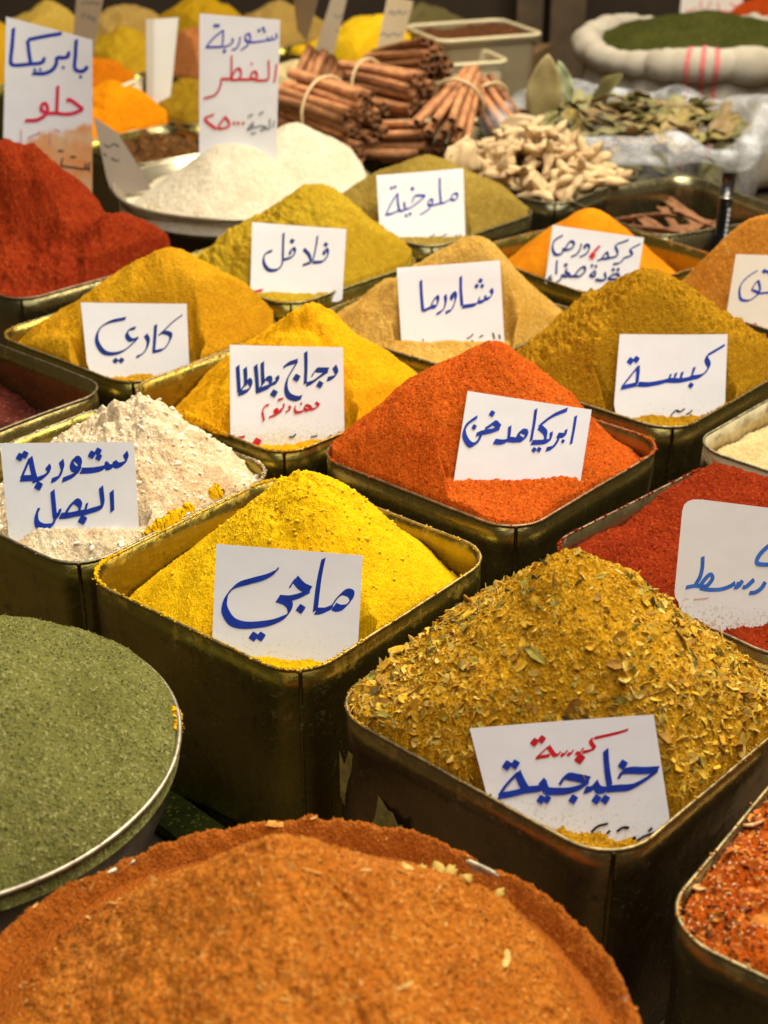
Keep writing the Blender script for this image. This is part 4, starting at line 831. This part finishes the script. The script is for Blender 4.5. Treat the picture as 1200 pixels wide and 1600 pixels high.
# ------------------------------------------------------------------ cinnamon bundles
mcin = plain('cinnamon_bark', (.50, .225, .095), .7, var=.5, scale=75, bump=.8, spec=.25)
_nt = mcin.node_tree; _b = _nt.nodes['Principled BSDF']; _src = _b.inputs['Base Color'].links[0].from_socket
_oi = _nt.nodes.new('ShaderNodeObjectInfo'); _hs = _nt.nodes.new('ShaderNodeHueSaturation'); _mr = _nt.nodes.new('ShaderNodeMapRange'); _mr.inputs[3].default_value = .55; _mr.inputs[4].default_value = 1.15
_nt.links.new(_oi.outputs['Random'], _mr.inputs[0]); _nt.links.new(_mr.outputs[0], _hs.inputs['Value']); _nt.links.new(_src, _hs.inputs['Color']); _nt.links.new(_hs.outputs[0], _b.inputs['Base Color'])
def quill_mesh(seed, L=.115, r=.0085):
    rg_ = np.random.RandomState(seed); a0 = rg_.uniform(0, 6.3); turns = np.linspace(0, 2 * np.pi * 1.35, 30)
    rad = r * (1 - .42 * (turns / turns[-1]) ** 1.3); ct = np.c_[rad * np.cos(turns + a0), rad * np.sin(turns + a0)]
    ci = np.c_[(rad - .0014) * np.cos(turns + a0), (rad - .0014) * np.sin(turns + a0)]
    sec = np.concatenate([ct, ci[::-1]]); n = len(sec); st = np.linspace(-L / 2, L / 2, 7); ben = rg_.normal(size=2) * .002
    V = np.array([np.c_[np.full(n, s), sec[:, 0] * (1 + .05 * math.sin(s * 70 + seed)) + ben[0] * math.cos(s * 25), sec[:, 1] + ben[1] * math.cos(s * 22)] for s in st]).reshape(-1, 3)
    i = np.arange(6)[:, None]; j = np.arange(n)[None]; j2 = (j + 1) % n
    q = np.stack([i * n + j, i * n + j2, (i + 1) * n + j2, (i + 1) * n + j], -1).reshape(-1, 4)
    e = [[k_, k_ + 1, n - 2 - k_, n - 1 - k_] for k_ in range(29)]; e2 = [[x + 6 * n for x in f[::-1]] for f in e]
    return MB().add(V, np.concatenate([q, np.array(e), np.array(e2)])).mesh('cinnamon_stick', mcin)
quills = [quill_mesh(i, .108 + .004 * (i % 4), .0075 + .0007 * (i % 3)) for i in range(7)]
mband = plain('rubber_band', (.62, .46, .24), .6)
from mathutils import Vector, Matrix
def bundle(A, B_, rad, n, label, tie=.45, seed=0, fan=0.):
    A = np.array(A); B_ = np.array(B_); c = (A + B_) / 2; d = (B_ - A) / np.linalg.norm(B_ - A); L = np.linalg.norm(B_ - A); rg_ = np.random.RandomState(seed)
    t = thing('cinnamon_bundle', label, 'cinnamon bundle', tuple(c), 'bundles of cinnamon sticks')
    a = np.cross(d, [0, 0, 1.]); a /= np.linalg.norm(a) + 1e-9; bb = np.cross(d, a)
    k_ = 0; pos = []
    for i in range(-8, 9):
        for j in range(-8, 9):
            p = np.array([i + .5 * (j % 2), j * .866]) * .0172
            if np.hypot(*p) < rad: pos.append(p)
    pos.sort(key=lambda p: np.hypot(*p)); pos = pos[:n]
    for k_, p in enumerate(pos):
        o = link('cinnamon_stick', quills[rg_.randint(7)], t); q = p + rg_.normal(size=2) * .0016
        dd = Vector(d + fan * (a * q[0] + bb * q[1]) / rad * 1.0 + rg_.normal(size=3) * .025).normalized()
        M = dd.to_track_quat('X', 'Z').to_matrix().to_4x4(); sx = L / .112 * rg_.uniform(.93, 1.05)
        o.matrix_basis = Matrix.Translation(Vector(a * q[0] + bb * q[1] + d * rg_.normal() * .005)) @ M @ Matrix.Rotation(rg_.uniform(0, 6.3), 4, 'X') @ Matrix.Diagonal((sx, 1, 1, 1))
    if tie:
        rr = max(np.hypot(*p) for p in pos) + .0105; th = np.linspace(0, 2 * np.pi, 40, endpoint=False); m = MB()
        P = [d * (tie - .5) * L + (a * math.cos(x) + bb * math.sin(x)) * rr * (1 + fan * (tie - .5)) + d * .006 * math.sin(x * 1) for x in th]
        tube(m, P, .0028, 8, True); link('rubber_band', m.mesh('rubber_band', mband), t)
    return t
bundle(unp_y(456, 158, 2.47), unp_y(570, 196, 2.36), .055, 30, 'nearest fat cinnamon bundle tied round its middle, ends facing right', .48, 1)
bundle(unp_y(512, 92, 2.60), unp_y(470, 190, 2.55), .043, 17, 'cinnamon bundle standing on end behind the nearest fat bundle', None, 2)
bundle(unp_y(540, 128, 2.62), unp_y(655, 150, 2.52), .040, 17, 'cinnamon bundle lying sideways with its tie near the left end', .32, 3)
bundle(unp_y(590, 118, 2.80), unp_y(678, 108, 2.58), .046, 22, 'topmost cinnamon bundle with hollow stick ends facing the viewer', None, 4)
bundle(unp_y(738, 118, 2.55), unp_y(686, 222, 2.42), .040, 16, 'fanned upright cinnamon bundle with a thin tie, front right', .42, 5, fan=.25)
bundle(unp_y(745, 140, 2.60), unp_y(800, 218, 2.50), .034, 11, 'small dark cinnamon bundle leaning at the far right of the bundles', .3, 6)
bundle(unp_y(556, 222, 2.48), unp_y(668, 222, 2.44), .036, 13, 'lowest cinnamon bundle lying flat under the other bundles', None, 7)
M_DTRAY = tin_mat('dark_tray', (.2, .12, .05), .2, (.14, .12, .07))
ct = unp(620, 188, T - .01)
make_tin('deep_tray', 'dark deep tray under the cinnamon bundles', ct[0], ct[1], R(4), .40, M_DTRAY, zt=T - .012, seam=False, group=None, wy=.34, deep=.04)

# ------------------------------------------------------------------ clear bag of bay leaves
mleaf = [plain('bay_olive', (.14, .125, .035), .55, var=.3, scale=40), plain('bay_pale', (.24, .22, .08), .55, var=.3, scale=40), plain('bay_brown', (.24, .16, .06), .6, var=.3, scale=40), plain('bay_yellow', (.27, .20, .055), .55, var=.3, scale=40)]
def leaf_mesh(mat, L=.08, wd=.032, seed=0):
    rg_ = np.random.RandomState(seed); nu, nv = 15, 7; U, Vv = np.meshgrid(np.linspace(0, 1, nu), np.linspace(-1, 1, nv), indexing='ij')
    prof = np.sin(np.pi * U ** .9) ** .75 * wd / 2 + .0006; cu = rg_.uniform(.1, .5); bd = rg_.normal() * .25
    V = np.stack([(U - .5) * L, Vv * prof, cu * np.abs(Vv) ** 1.5 * prof + bd * (U - .5) ** 2 * L + .0022 * np.sin(U * 14 + seed) * np.abs(Vv)], -1).reshape(-1, 3)
    n0 = len(V); q = grid_faces(nu, nv); idx = np.arange(n0).reshape(nu, nv); lp = np.concatenate([idx[:-1, 0], idx[-1, :-1], idx[:0:-1, -1], idx[0, :0:-1]]); l2 = np.roll(lp, -1)
    b = MB().add(np.concatenate([V, V - [0, 0, .0006]]), np.concatenate([q, q[:, ::-1] + n0, np.stack([lp, lp + n0, l2 + n0, l2], -1)]))
    return b.mesh('bay_leaf', mat)
leaves = [leaf_mesh(mleaf[i % 4], .058 + .008 * (i % 3), .024 + .004 * (i % 2), i) for i in range(8)]
cb = unp(992, 190, .20); rb = .215
rng = np.random.RandomState(5)
def bleaf(p, eul, me, label, sc_=1.0, group='bay leaves in the clear bag'):
    o = link('bay_leaf', me, None, tuple(p)); o.rotation_euler = eul; o.scale = (sc_,) * 3; tag(o, label, 'bay leaf', group); return o
for i in range(170):
    a = rng.uniform(0, 6.3); q = math.sqrt(rng.rand()) * .185
    z = .185 + .028 * (1 - (q / .19) ** 2) + rng.uniform(-.01, .012)
    bleaf((cb[0] + q * math.cos(a), cb[1] + q * math.sin(a), z), (rng.normal() * .33, rng.normal() * .33, rng.uniform(0, 6.3)), leaves[rng.randint(8)], 'dry bay leaf in the open clear bag', 1.1)
for i in range(110):      # leaves pressed against the front of the bag
    a = rng.uniform(R(185), R(355)); z = rng.uniform(.02, .17); q = .172 + .03 * z
    bleaf((cb[0] + q * math.cos(a), cb[1] + q * math.sin(a), z), (R(90) + rng.normal() * .3, rng.uniform(0, 6.3), a - R(90)), leaves[(1, 5, 0, 4)[rng.randint(4)]], 'bay leaf seen through the side of the clear bag', 1.1, 'bay leaves pressed against the bag side')
p = unp_y(850, 142, 2.50); bleaf(p, (R(75), R(-86), R(8)), leaf_mesh(plain('bay_big', (.30, .235, .09), .6, var=.25, scale=30), .118, .058, 40), 'largest brown bay leaf standing upright at the left of the bag', 1.0, None)
p = unp_y(882, 128, 2.58); bleaf(p, (R(70), R(-110), R(15)), leaf_mesh(plain('bay_mint', (.46, .52, .30), .6, var=.15), .075, .026, 41), 'pale mint green leaf pointing up behind the largest brown leaf', 1.0, None)
p = unp_y(945, 150, 2.62); bleaf(p, (R(50), R(-60), R(-40)), leaf_mesh(mleaf[0], .10, .06, 42), 'broad olive leaf propped against the white sack', 1.0, None)
p = unp_y(822, 205, 2.33); o = bleaf(p, (R(60), R(15), R(-10)), leaf_mesh(plain('scoop_tan', (.42, .30, .15), .5), .085, .05, 43), 'tan dry leaf behind the root heap', 1.0, None)
mbag, nt, bs, out = new_mat('clear_plastic'); k = N(nt)
bs.inputs['Base Color'].default_value = (.86, .89, .92, 1); bs.inputs['Roughness'].default_value = .18
tr_ = k.n('ShaderNodeBsdfTransparent'); mx = k.n('ShaderNodeMixShader'); lw = k.n('ShaderNodeLayerWeight'); lw.inputs[0].default_value = .35
k.l(k.math('ADD', k.math('MULTIPLY', lw.outputs['Facing'], .4), k.maprange(k.noise(16, 4, .6), .45, .75, .03, .25)), mx.inputs[0]); k.l(tr_.outputs[0], mx.inputs[1]); k.l(bs.outputs[0], mx.inputs[2]); k.l(mx.outputs[0], out.inputs[0])
k.bump(k.noise(38, 3, .6), .6, .01, bs)
mroll, nt, bs, out = new_mat('rolled_plastic'); k = N(nt)
bs.inputs['Base Color'].default_value = (.80, .83, .87, 1); bs.inputs['Roughness'].default_value = .22; bs.inputs['Coat Weight'].default_value = .5
tr_ = k.n('ShaderNodeBsdfTransparent'); mx = k.n('ShaderNodeMixShader'); k.l(k.maprange(k.noise(20, 4), .40, .75, .10, .70), mx.inputs[0]); k.l(tr_.outputs[0], mx.inputs[1]); k.l(bs.outputs[0], mx.inputs[2]); k.l(mx.outputs[0], out.inputs[0])
k.bump(k.noise(30, 4, .6), .8, .012, bs)
t = thing('clear_bag', 'open clear plastic bag with rolled edge full of bay leaves', 'bag', (cb[0], cb[1], .002))
b = MB(); n = 120; th = np.linspace(0, 2 * np.pi, n, endpoint=False); prof = [(.16, 0), (.195, .03), (.205, .09), (.208, .15), (.212, .195)]
V = []
for x in th:
    for r_, z in cr(prof, 4): V.append(((r_ * (1 + .025 * math.sin(x * 9 + z * 20) + .015 * math.sin(x * 17 + z * 40))) * math.cos(x), (r_ * (1 + .025 * math.sin(x * 9 + z * 20))) * math.sin(x), z))
b.add(V, grid_faces(n, 17, True)); link('side', b.mesh('side', mbag), t)
b = MB(); P = [((.214 + .012 * math.sin(x * 5) + .006 * math.sin(x * 11)) * math.cos(x), (.214 + .012 * math.sin(x * 5)) * math.sin(x), .196 + .008 * math.sin(x * 3 + 1) + .005 * math.sin(x * 8)) for x in th]
tube(b, P, .021 + .006 * np.sin(th * 7) + .004 * np.sin(th * 13 + 1), 14, True); link('rolled_edge', b.mesh('rolled_edge', mroll), t)

# ------------------------------------------------------------------ woven sack of green herb
msack, nt, bs, out = new_mat('woven_sack'); k = N(nt)
wv = k.n('ShaderNodeTexWave', wave_type='BANDS', bands_direction='Z'); wv.inputs['Scale'].default_value = 160; wv.inputs['Distortion'].default_value = 1.5; k.l(k.co, wv.inputs['Vector'])
k.l(k.mix(k.maprange(k.noise(12, 4), .3, .7), (.54, .49, .39), (.42, .37, .28)), bs.inputs['Base Color']); bs.inputs['Roughness'].default_value = .75
k.bump(k.math('ADD', k.math('MULTIPLY', wv.outputs['Fac'], .25), k.noise(14, 4, .65)), .5, .012, bs)
cs = unp_y(1105, 64, 2.97); rs = .225; zr = cs[2]
t = thing('woven_sack', 'white woven sack with rolled top and three red stripes, full of dark green herb', 'sack', (cs[0], cs[1], .002))
b = MB(); prof = [(.19, 0), (.235, .03), (.245, zr * .5), (.225, zr - .05), (.215, zr - .03)]
def sackr(r_, x, z): return r_ * (1 + .02 * math.sin(x * 23 + z * 40) * math.sin(z * 25 + x * 5) + .03 * math.sin(x * 4 + 1) + .012 * math.sin(x * 9 + z * 15))
V = [(sackr(r_, x, z) * math.cos(x), sackr(r_, x, z) * math.sin(x), z) for x in th for r_, z in cr(prof, 6)]; b.add(V, grid_faces(n, 25, True)); link('body', b.mesh('body', msack), t)
b = MB(); P = [(sackr(rs, x, 0) * math.cos(x), sackr(rs, x, 0) * math.sin(x), zr - .012 + .007 * math.sin(x * 3)) for x in th]
tube(b, P, .028 + .004 * np.sin(th * 3) + .010 * fbm(np.cos(th) * .2, np.sin(th) * .2, .016, 4, 44), 16, True); link('rolled_top', b.mesh('rolled_top', msack), t)
mstripe = plain('sack_stripe', (.62, .16, .15), .75, var=.3, scale=120)
for u in (1083, 1103, 1122):
    q = unp_y(u, 110, cs[1] - .25); x = math.atan2(-math.sqrt(max(1e-4, rs ** 2 - (q[0] - cs[0]) ** 2)), q[0] - cs[0]); b = MB(); V = []
    pr = cr(prof, 6); m = 0
    for dx in (-.019, -.007, .007, .019):
        for r_, z in pr[6:]: V.append(((sackr(r_, x + dx, z) + .0015) * math.cos(x + dx), (sackr(r_, x + dx, z) + .0015) * math.sin(x + dx), z))
    b.add(V, grid_faces(4, len(pr) - 6)); V = []
    for dx in (-.019, -.007, .007, .019):
        for a in np.linspace(-1.7, 1.5, 12):
            rr = sackr(rs, x + dx, 0); tr2 = .0298 + .004 * math.sin((x + dx) * 3) + .010 * float(fbm(np.array([math.cos(x + dx) * .2]), np.array([math.sin(x + dx) * .2]), .016, 4, 44)[0]); zc = zr - .012 + .007 * math.sin((x + dx) * 3)
            V.append(((rr + tr2 * math.cos(a)) * math.cos(x + dx), (rr + tr2 * math.cos(a)) * math.sin(x + dx), zc + tr2 * math.sin(a)))
    b.add(V, grid_faces(4, 12)); link('red_stripe', b.mesh('red_stripe', mstripe), t)
pkz = unp_y(1120, 20, cs[1])[2]
def zs(x, y, q): return zr + .004 + (pkz - zr + .004) * (1 - np.minimum(1, np.sqrt(q ** 2 + .012)) ** 1.15) + .006 * fbm(x, y, .05, 3, 8)
round_heap('sackherb', 'dark green herb heap in the white woven sack', cs, rs - .012, powder('dark_green_herb', (.085, .090, .022), (.06, .064, .016), (.15, .15, .05), .003, .1, .8), zs, 110, .002, .009, 71, .06)
make_card('sack', 'white card with red writing stuck behind the dark green herb in the sack', [(1068, -40), (1166, -35), (1156, 34), (1061, 36)], [(1062, 34), (1157, 33)], .20, 8, paper_mat('paper_sack', col=(.76, .72, .64), amt=.1),
    [('lettering', 'crimson', 15, 45, .8, '170,130 250,130 310,90; 372,10 350,60 380,112; 478,15 470,70 435,95; 575,35 585,120 640,142 725,140; 725,45 770,70 815,112; D350,182,50')], (1050, 0, .125), ext=.05)
o = [x for x in COL.objects if x.name.startswith('price_card')][-1]

# ------------------------------------------------------------------ plastic tubs
mtub, nt, bs, out = new_mat('cloudy_plastic'); k = N(nt)
bs.inputs['Base Color'].default_value = (.42, .35, .22, 1); bs.inputs['Roughness'].default_value = .3
tr_ = k.n('ShaderNodeBsdfTransparent'); tr_.inputs[0].default_value = (.85, .8, .65, 1); mx = k.n('ShaderNodeMixShader'); mx.inputs[0].default_value = .55; k.l(tr_.outputs[0], mx.inputs[1]); k.l(bs.outputs[0], mx.inputs[2]); k.l(mx.outputs[0], out.inputs[0])
mtub2 = plain('cream_plastic', (.64, .55, .34), .35, var=.08)
def tub(label, c, yaw, wx_, wy_, zt, mat, fill, fmat, flabel):
    t = thing('plastic_tub', label, 'tub', (c[0], c[1], .002), 'plastic tubs at the back'); P = rrect(wx_, .025, 6, wy_); d = P / np.linalg.norm(P, axis=1)[:, None]; H = zt - .002; b = MB(); n_ = len(P); rr = []
    for s, z, ins in ((.84, 0, 0), (.98, H - .012, 0), (1.03, H - .010, 0), (1.03, H, 0), (.97, H, 0), (.83, .004, 0)): rr.append(np.c_[rot2(P * s, yaw), np.full(n_, z)])
    b.add(np.array(rr).transpose(1, 0, 2).reshape(-1, 3), grid_faces(n_, 6, True), ngons=[[i * 6 for i in range(n_)][::-1], [i * 6 + 5 for i in range(n_)]]); link('body', b.mesh('body', mat, False), t)
    b = MB(); tube(b, np.c_[rot2(P * 1.03, yaw), np.full(n_, H)], .0045, 8, True); link('rim', b.mesh('rim', mtub2), t)
    X, Y = disc_square(60, wx_ / 2 * .93, .02, wy_ / 2 * .93); W = rot2(np.stack([X, Y], -1), yaw) + [c[0], c[1]]
    Z = fill + .02 * fbm(W[..., 0], W[..., 1], .08, 3, 9) + .003 * fbm(W[..., 0], W[..., 1], .008, 2, 10)
    sheet('spice_pile', flabel, 'spice', W[..., 0], W[..., 1], Z, fmat, (c[0], c[1], fill), fill - .08)
m_br = powder('brown_seed', (.16, .07, .03), (.11, .045, .02), (.26, .13, .06), .004, .1, .9); m_ol = powder('olive_seed', (.26, .19, .05), (.2, .14, .03), None, .004, .1, .9)
c1 = unp(738, 48, .25); tub('larger cloudy plastic tub of brown seeds before the dark posts', c1, R(22), .215, .185, .25, mtub, .246, m_br, 'brown seeds in the larger cloudy plastic tub')
c2 = unp(712, 92, .225); tub('cream plastic tub with low olive seeds behind the cinnamon', c2, R(18), .165, .12, .225, mtub2, .185, m_ol, 'olive seeds low in the cream plastic tub')

a_ = unp_y(742, 152, 3.30); b_ = unp_y(842, 92, 3.62); d_ = b_ - a_; mb = MB(); up_ = np.array([0, 0, .035]); sd_ = np.array([.03, .0, 0])
V = [a_, a_ + sd_, a_ + sd_ + up_, a_ + up_, b_, b_ + sd_, b_ + sd_ + up_, b_ + up_]
mb.add(V, [[3, 2, 1, 0], [4, 5, 6, 7], [0, 1, 5, 4], [1, 2, 6, 5], [2, 3, 7, 6], [3, 0, 4, 7]])
tag(link('wooden_rail', mb.mesh('wooden_rail', plain('rail_wood', (.20, .12, .05), .6, var=.3, scale=20), False)), 'brown wooden rail sloping up behind the largest brown leaf', 'rail')
# ------------------------------------------------------------------ more tins of spice at the back
BACK = [ # u, v of the middle, side, peak px, slope, colours, tin label, heap label
    (150, 192, .20, (178, 128), .62, (.74, .31, .006), (.66, .24, .006), 'back tin under the bright orange heap beside the tall red lettered card', 'bright orange powder heap right of the tall red lettered card'),
    (312, 170, .20, (292, 124), .45, (.33, .21, .018), (.26, .16, .014), 'back tin under the olive brown heap before the tall three row card', 'olive brown powder heap left of the tall three row card'),
    (112, 128, .20, (150, 88), .6, (.66, .24, .01), (.56, .18, .008), 'back tin under the deep orange heap behind the bright orange one', 'deep orange powder heap behind the bright orange one'),
    (212, 98, .19, (188, 48), .6, (.50, .34, .025), (.42, .26, .02), 'back tin under the mustard yellow heap left of the folded white card', 'mustard yellow powder heap left of the folded white card'),
    (338, 112, .19, (305, 42), .75, (.46, .20, .075), (.40, .16, .05), 'back tin under the pinkish brown heap behind the three row card', 'pinkish brown powder heap behind the tall three row card'),
    (186, 52, .18, (196, 6), .5, (.50, .35, .12), (.42, .28, .08), 'far tin under the tan heap at the top left', 'tan powder heap at the top left'),
    (318, 52, .18, (312, -8), .6, (.56, .36, .02), (.47, .28, .015), 'far tin under the golden heap at the top', 'golden powder heap behind the folded white card'),
    (556, 82, .22, (588, 18), .5, (.80, .56, .03), (.74, .46, .015), 'far tin under the lemon yellow heap behind the cinnamon', 'lemon yellow powder heap behind the cinnamon'),
    (436, 58, .20, (438, 4), .55, (.44, .31, .10), (.38, .25, .07), 'far tin under the dull tan heap right of the three row card', 'dull tan powder heap right of the three row card'),
    (468, 128, .16, (462, 96), .35, (.70, .60, .34), (.64, .52, .28), 'low tin of cream powder right of the three row card', 'cream powder beside the standing cinnamon bundle'),
    (1215, 52, .22, (1205, -8), .5, (.48, .09, .015), (.42, .07, .012), 'far tin under the red heap in the top right corner', 'orange red powder heap in the top right corner'),
    (-30, 120, .20, (-25, 30), .6, (.56, .36, .02), (.48, .28, .015), 'far tin under the golden heap at the left edge', 'golden powder heap at the left photo edge'),
    (655, 44, .19, (662, 6), .5, (.20, .17, .08), (.15, .12, .05), 'far tin under the grey green heap left of the larger cloudy tub', 'grey green powder heap left of the larger cloudy tub'),
    (55, 62, .19, (70, 2), .6, (.58, .42, .10), (.5, .34, .06), 'far tin behind the tall red lettered card', 'pale golden powder heap above the tall red lettered card')]
for i, (u, v, sd, pkp, sl, ca, cb_, tl, hl) in enumerate(BACK):
    zt = T + .0; c = unp(u, v, zt); TIN['back%d' % i] = (c[0], c[1], R(47), sd)
    make_tin('spice_tin', tl, c[0], c[1], R(47), sd, tin_mat('tin_back_%d' % i, tuple(x * .6 for x in ca), .4), zt=zt, seed=200 + i, deep=.12)
    make_pile('back%d' % i, hl, TIN['back%d' % i], pkp, powder('back_powder_%d' % i, ca, cb_, None, .003, .05, .7), sl, nn=90, rnd=.02, lump=.008, seed=300 + i, lim=.006, grainh=.0012, gsc=.01, floor=-.03)
# dark low tin of bark chips
c = unp(238, 226); TIN['darkbox'] = (c[0], c[1], R(40), .20)
make_tin('spice_tin', 'dark tin of brown bark chips left of the white powder plate', c[0], c[1], R(40), .20, tin_mat('tin_darkbox', (.2, .12, .06), .3, (.20, .17, .08)), seed=77, deep=.1)
make_pile('darkbox', 'brown bark chips low in the dark tin', TIN['darkbox'], (240, 222), powder('bark_chips', (.17, .085, .03), (.10, .05, .02), (.30, .16, .06), .006, .15, 1.0), .2, nn=110, lump=.02, seed=88, zpk=-.01, floor=-.05, grainh=.006, gsc=.012)

# ------------------------------------------------------------------ cards of the back rows
TAN = dict(col=(.50, .38, .24), rough=.5, coat=0., amt=.1)
def back_card(key, label, quad, y, lean, inks=(), zoom=(0, 0, 1), **kw):
    """card standing at distance y"""
    bl = unp_y(quad[3][0], quad[3][1], y); z0 = bl[2]
    return make_card(key, label, quad, [quad[3], quad[2]], z0, lean, paper_mat('paper_' + key, **{**TAN, **kw}), inks, zoom, ext=.03)
scr = '130,10 150,30 180,12 200,35 225,10 250,40; 140,130 160,110 200,150 240,130 245,175'
back_card('tan_a', 'tan card with two lines of dark scribble behind the tall red lettered card', [(122, -30), (166, -28), (146, 84), (112, 80)], 2.78, 10, [('lettering', 'grey', 8, 45, .9, '135,20 150,32 180,8 200,32 228,12 250,38 270,20 280,42; 140,150 150,108 175,112; 170,150 200,120 215,158 240,130 236,180')], (100, 0, .2))
back_card('tan_b', 'narrow grey tan card slanting over the lemon yellow heap', [(523, -20), (546, -18), (524, 74), (494, 72)], 3.05, 12, [('lettering', 'grey', 8, 45, .9, '470,110 500,125 540,100; 480,215 500,222')], (420, 0, .2167), col=(.44, .36, .25))
back_card('tan_c', 'wide tan card with two scribbled lines above the topmost cinnamon bundle', [(606, -8), (646, 2), (632, 54), (590, 72)], 2.85, 12, [('lettering', 'grey', 9, 45, .9, '860,105 880,85 900,108 930,85 960,100 1000,80; 800,255 830,240 860,262 900,240 930,258 960,235; 890,85 892,70; 940,80 942,66')], (420, 0, .2167), col=(.56, .44, .28))
back_card('tan_d', 'small tan pointed card at the top over the dull tan heap', [(458, -12), (500, -14), (486, 42), (462, 28)], 3.0, 12, (), col=(.52, .40, .24))
back_card('tan_e', 'small cream block label on the bright orange heap', [(190, 132), (224, 118), (223, 144), (194, 150)], 2.55, 30, [('lettering', 'black', 14, 45, .7, '452,690 500,672 560,655')], (100, 0, .2), col=(.74, .64, .42))
back_card('slant', 'dark brownish slanted card with faint writing beside the tall red lettered card', [(146, 182), (184, 208), (222, 268), (166, 276)], 2.16, 20, [('lettering', 'black', 12, 45, .8, '315,1130 350,1150 390,1125 430,1150; 310,1200 330,1222; 370,1235 400,1255 430,1250')], (100, 0, .2), col=(.20, .16, .12))  # dark brown base colour over the whole card
back_card('fold', 'blank white folded card standing left of the tall three row card', [(240, 30), (279, 27), (268, 138), (238, 140)], 2.62, 4, (), col=(.78, .77, .72), rough=.3, coat=.4)
b = MB(); A = [unp_y(u, v, y) for u, v, y in ((228, 30, 2.58), (240.5, 30, 2.62), (238.5, 186, 2.60), (229, 186, 2.57))]; V = [p for p in A] + [p + np.array([0, .001, 0]) for p in A]
b.add(V, [[3, 2, 1, 0], [4, 5, 6, 7], [0, 1, 5, 4], [1, 2, 6, 5], [2, 3, 7, 6], [3, 0, 4, 7]]); fo = [o for o in COL.objects if o.name.startswith('price_card') and 'folded' in o['label']][0]
link('side_fold', b.mesh('side_fold', paper_mat('paper_side', col=(.62, .58, .50), amt=.1), False, tuple(fo.location)), fo)
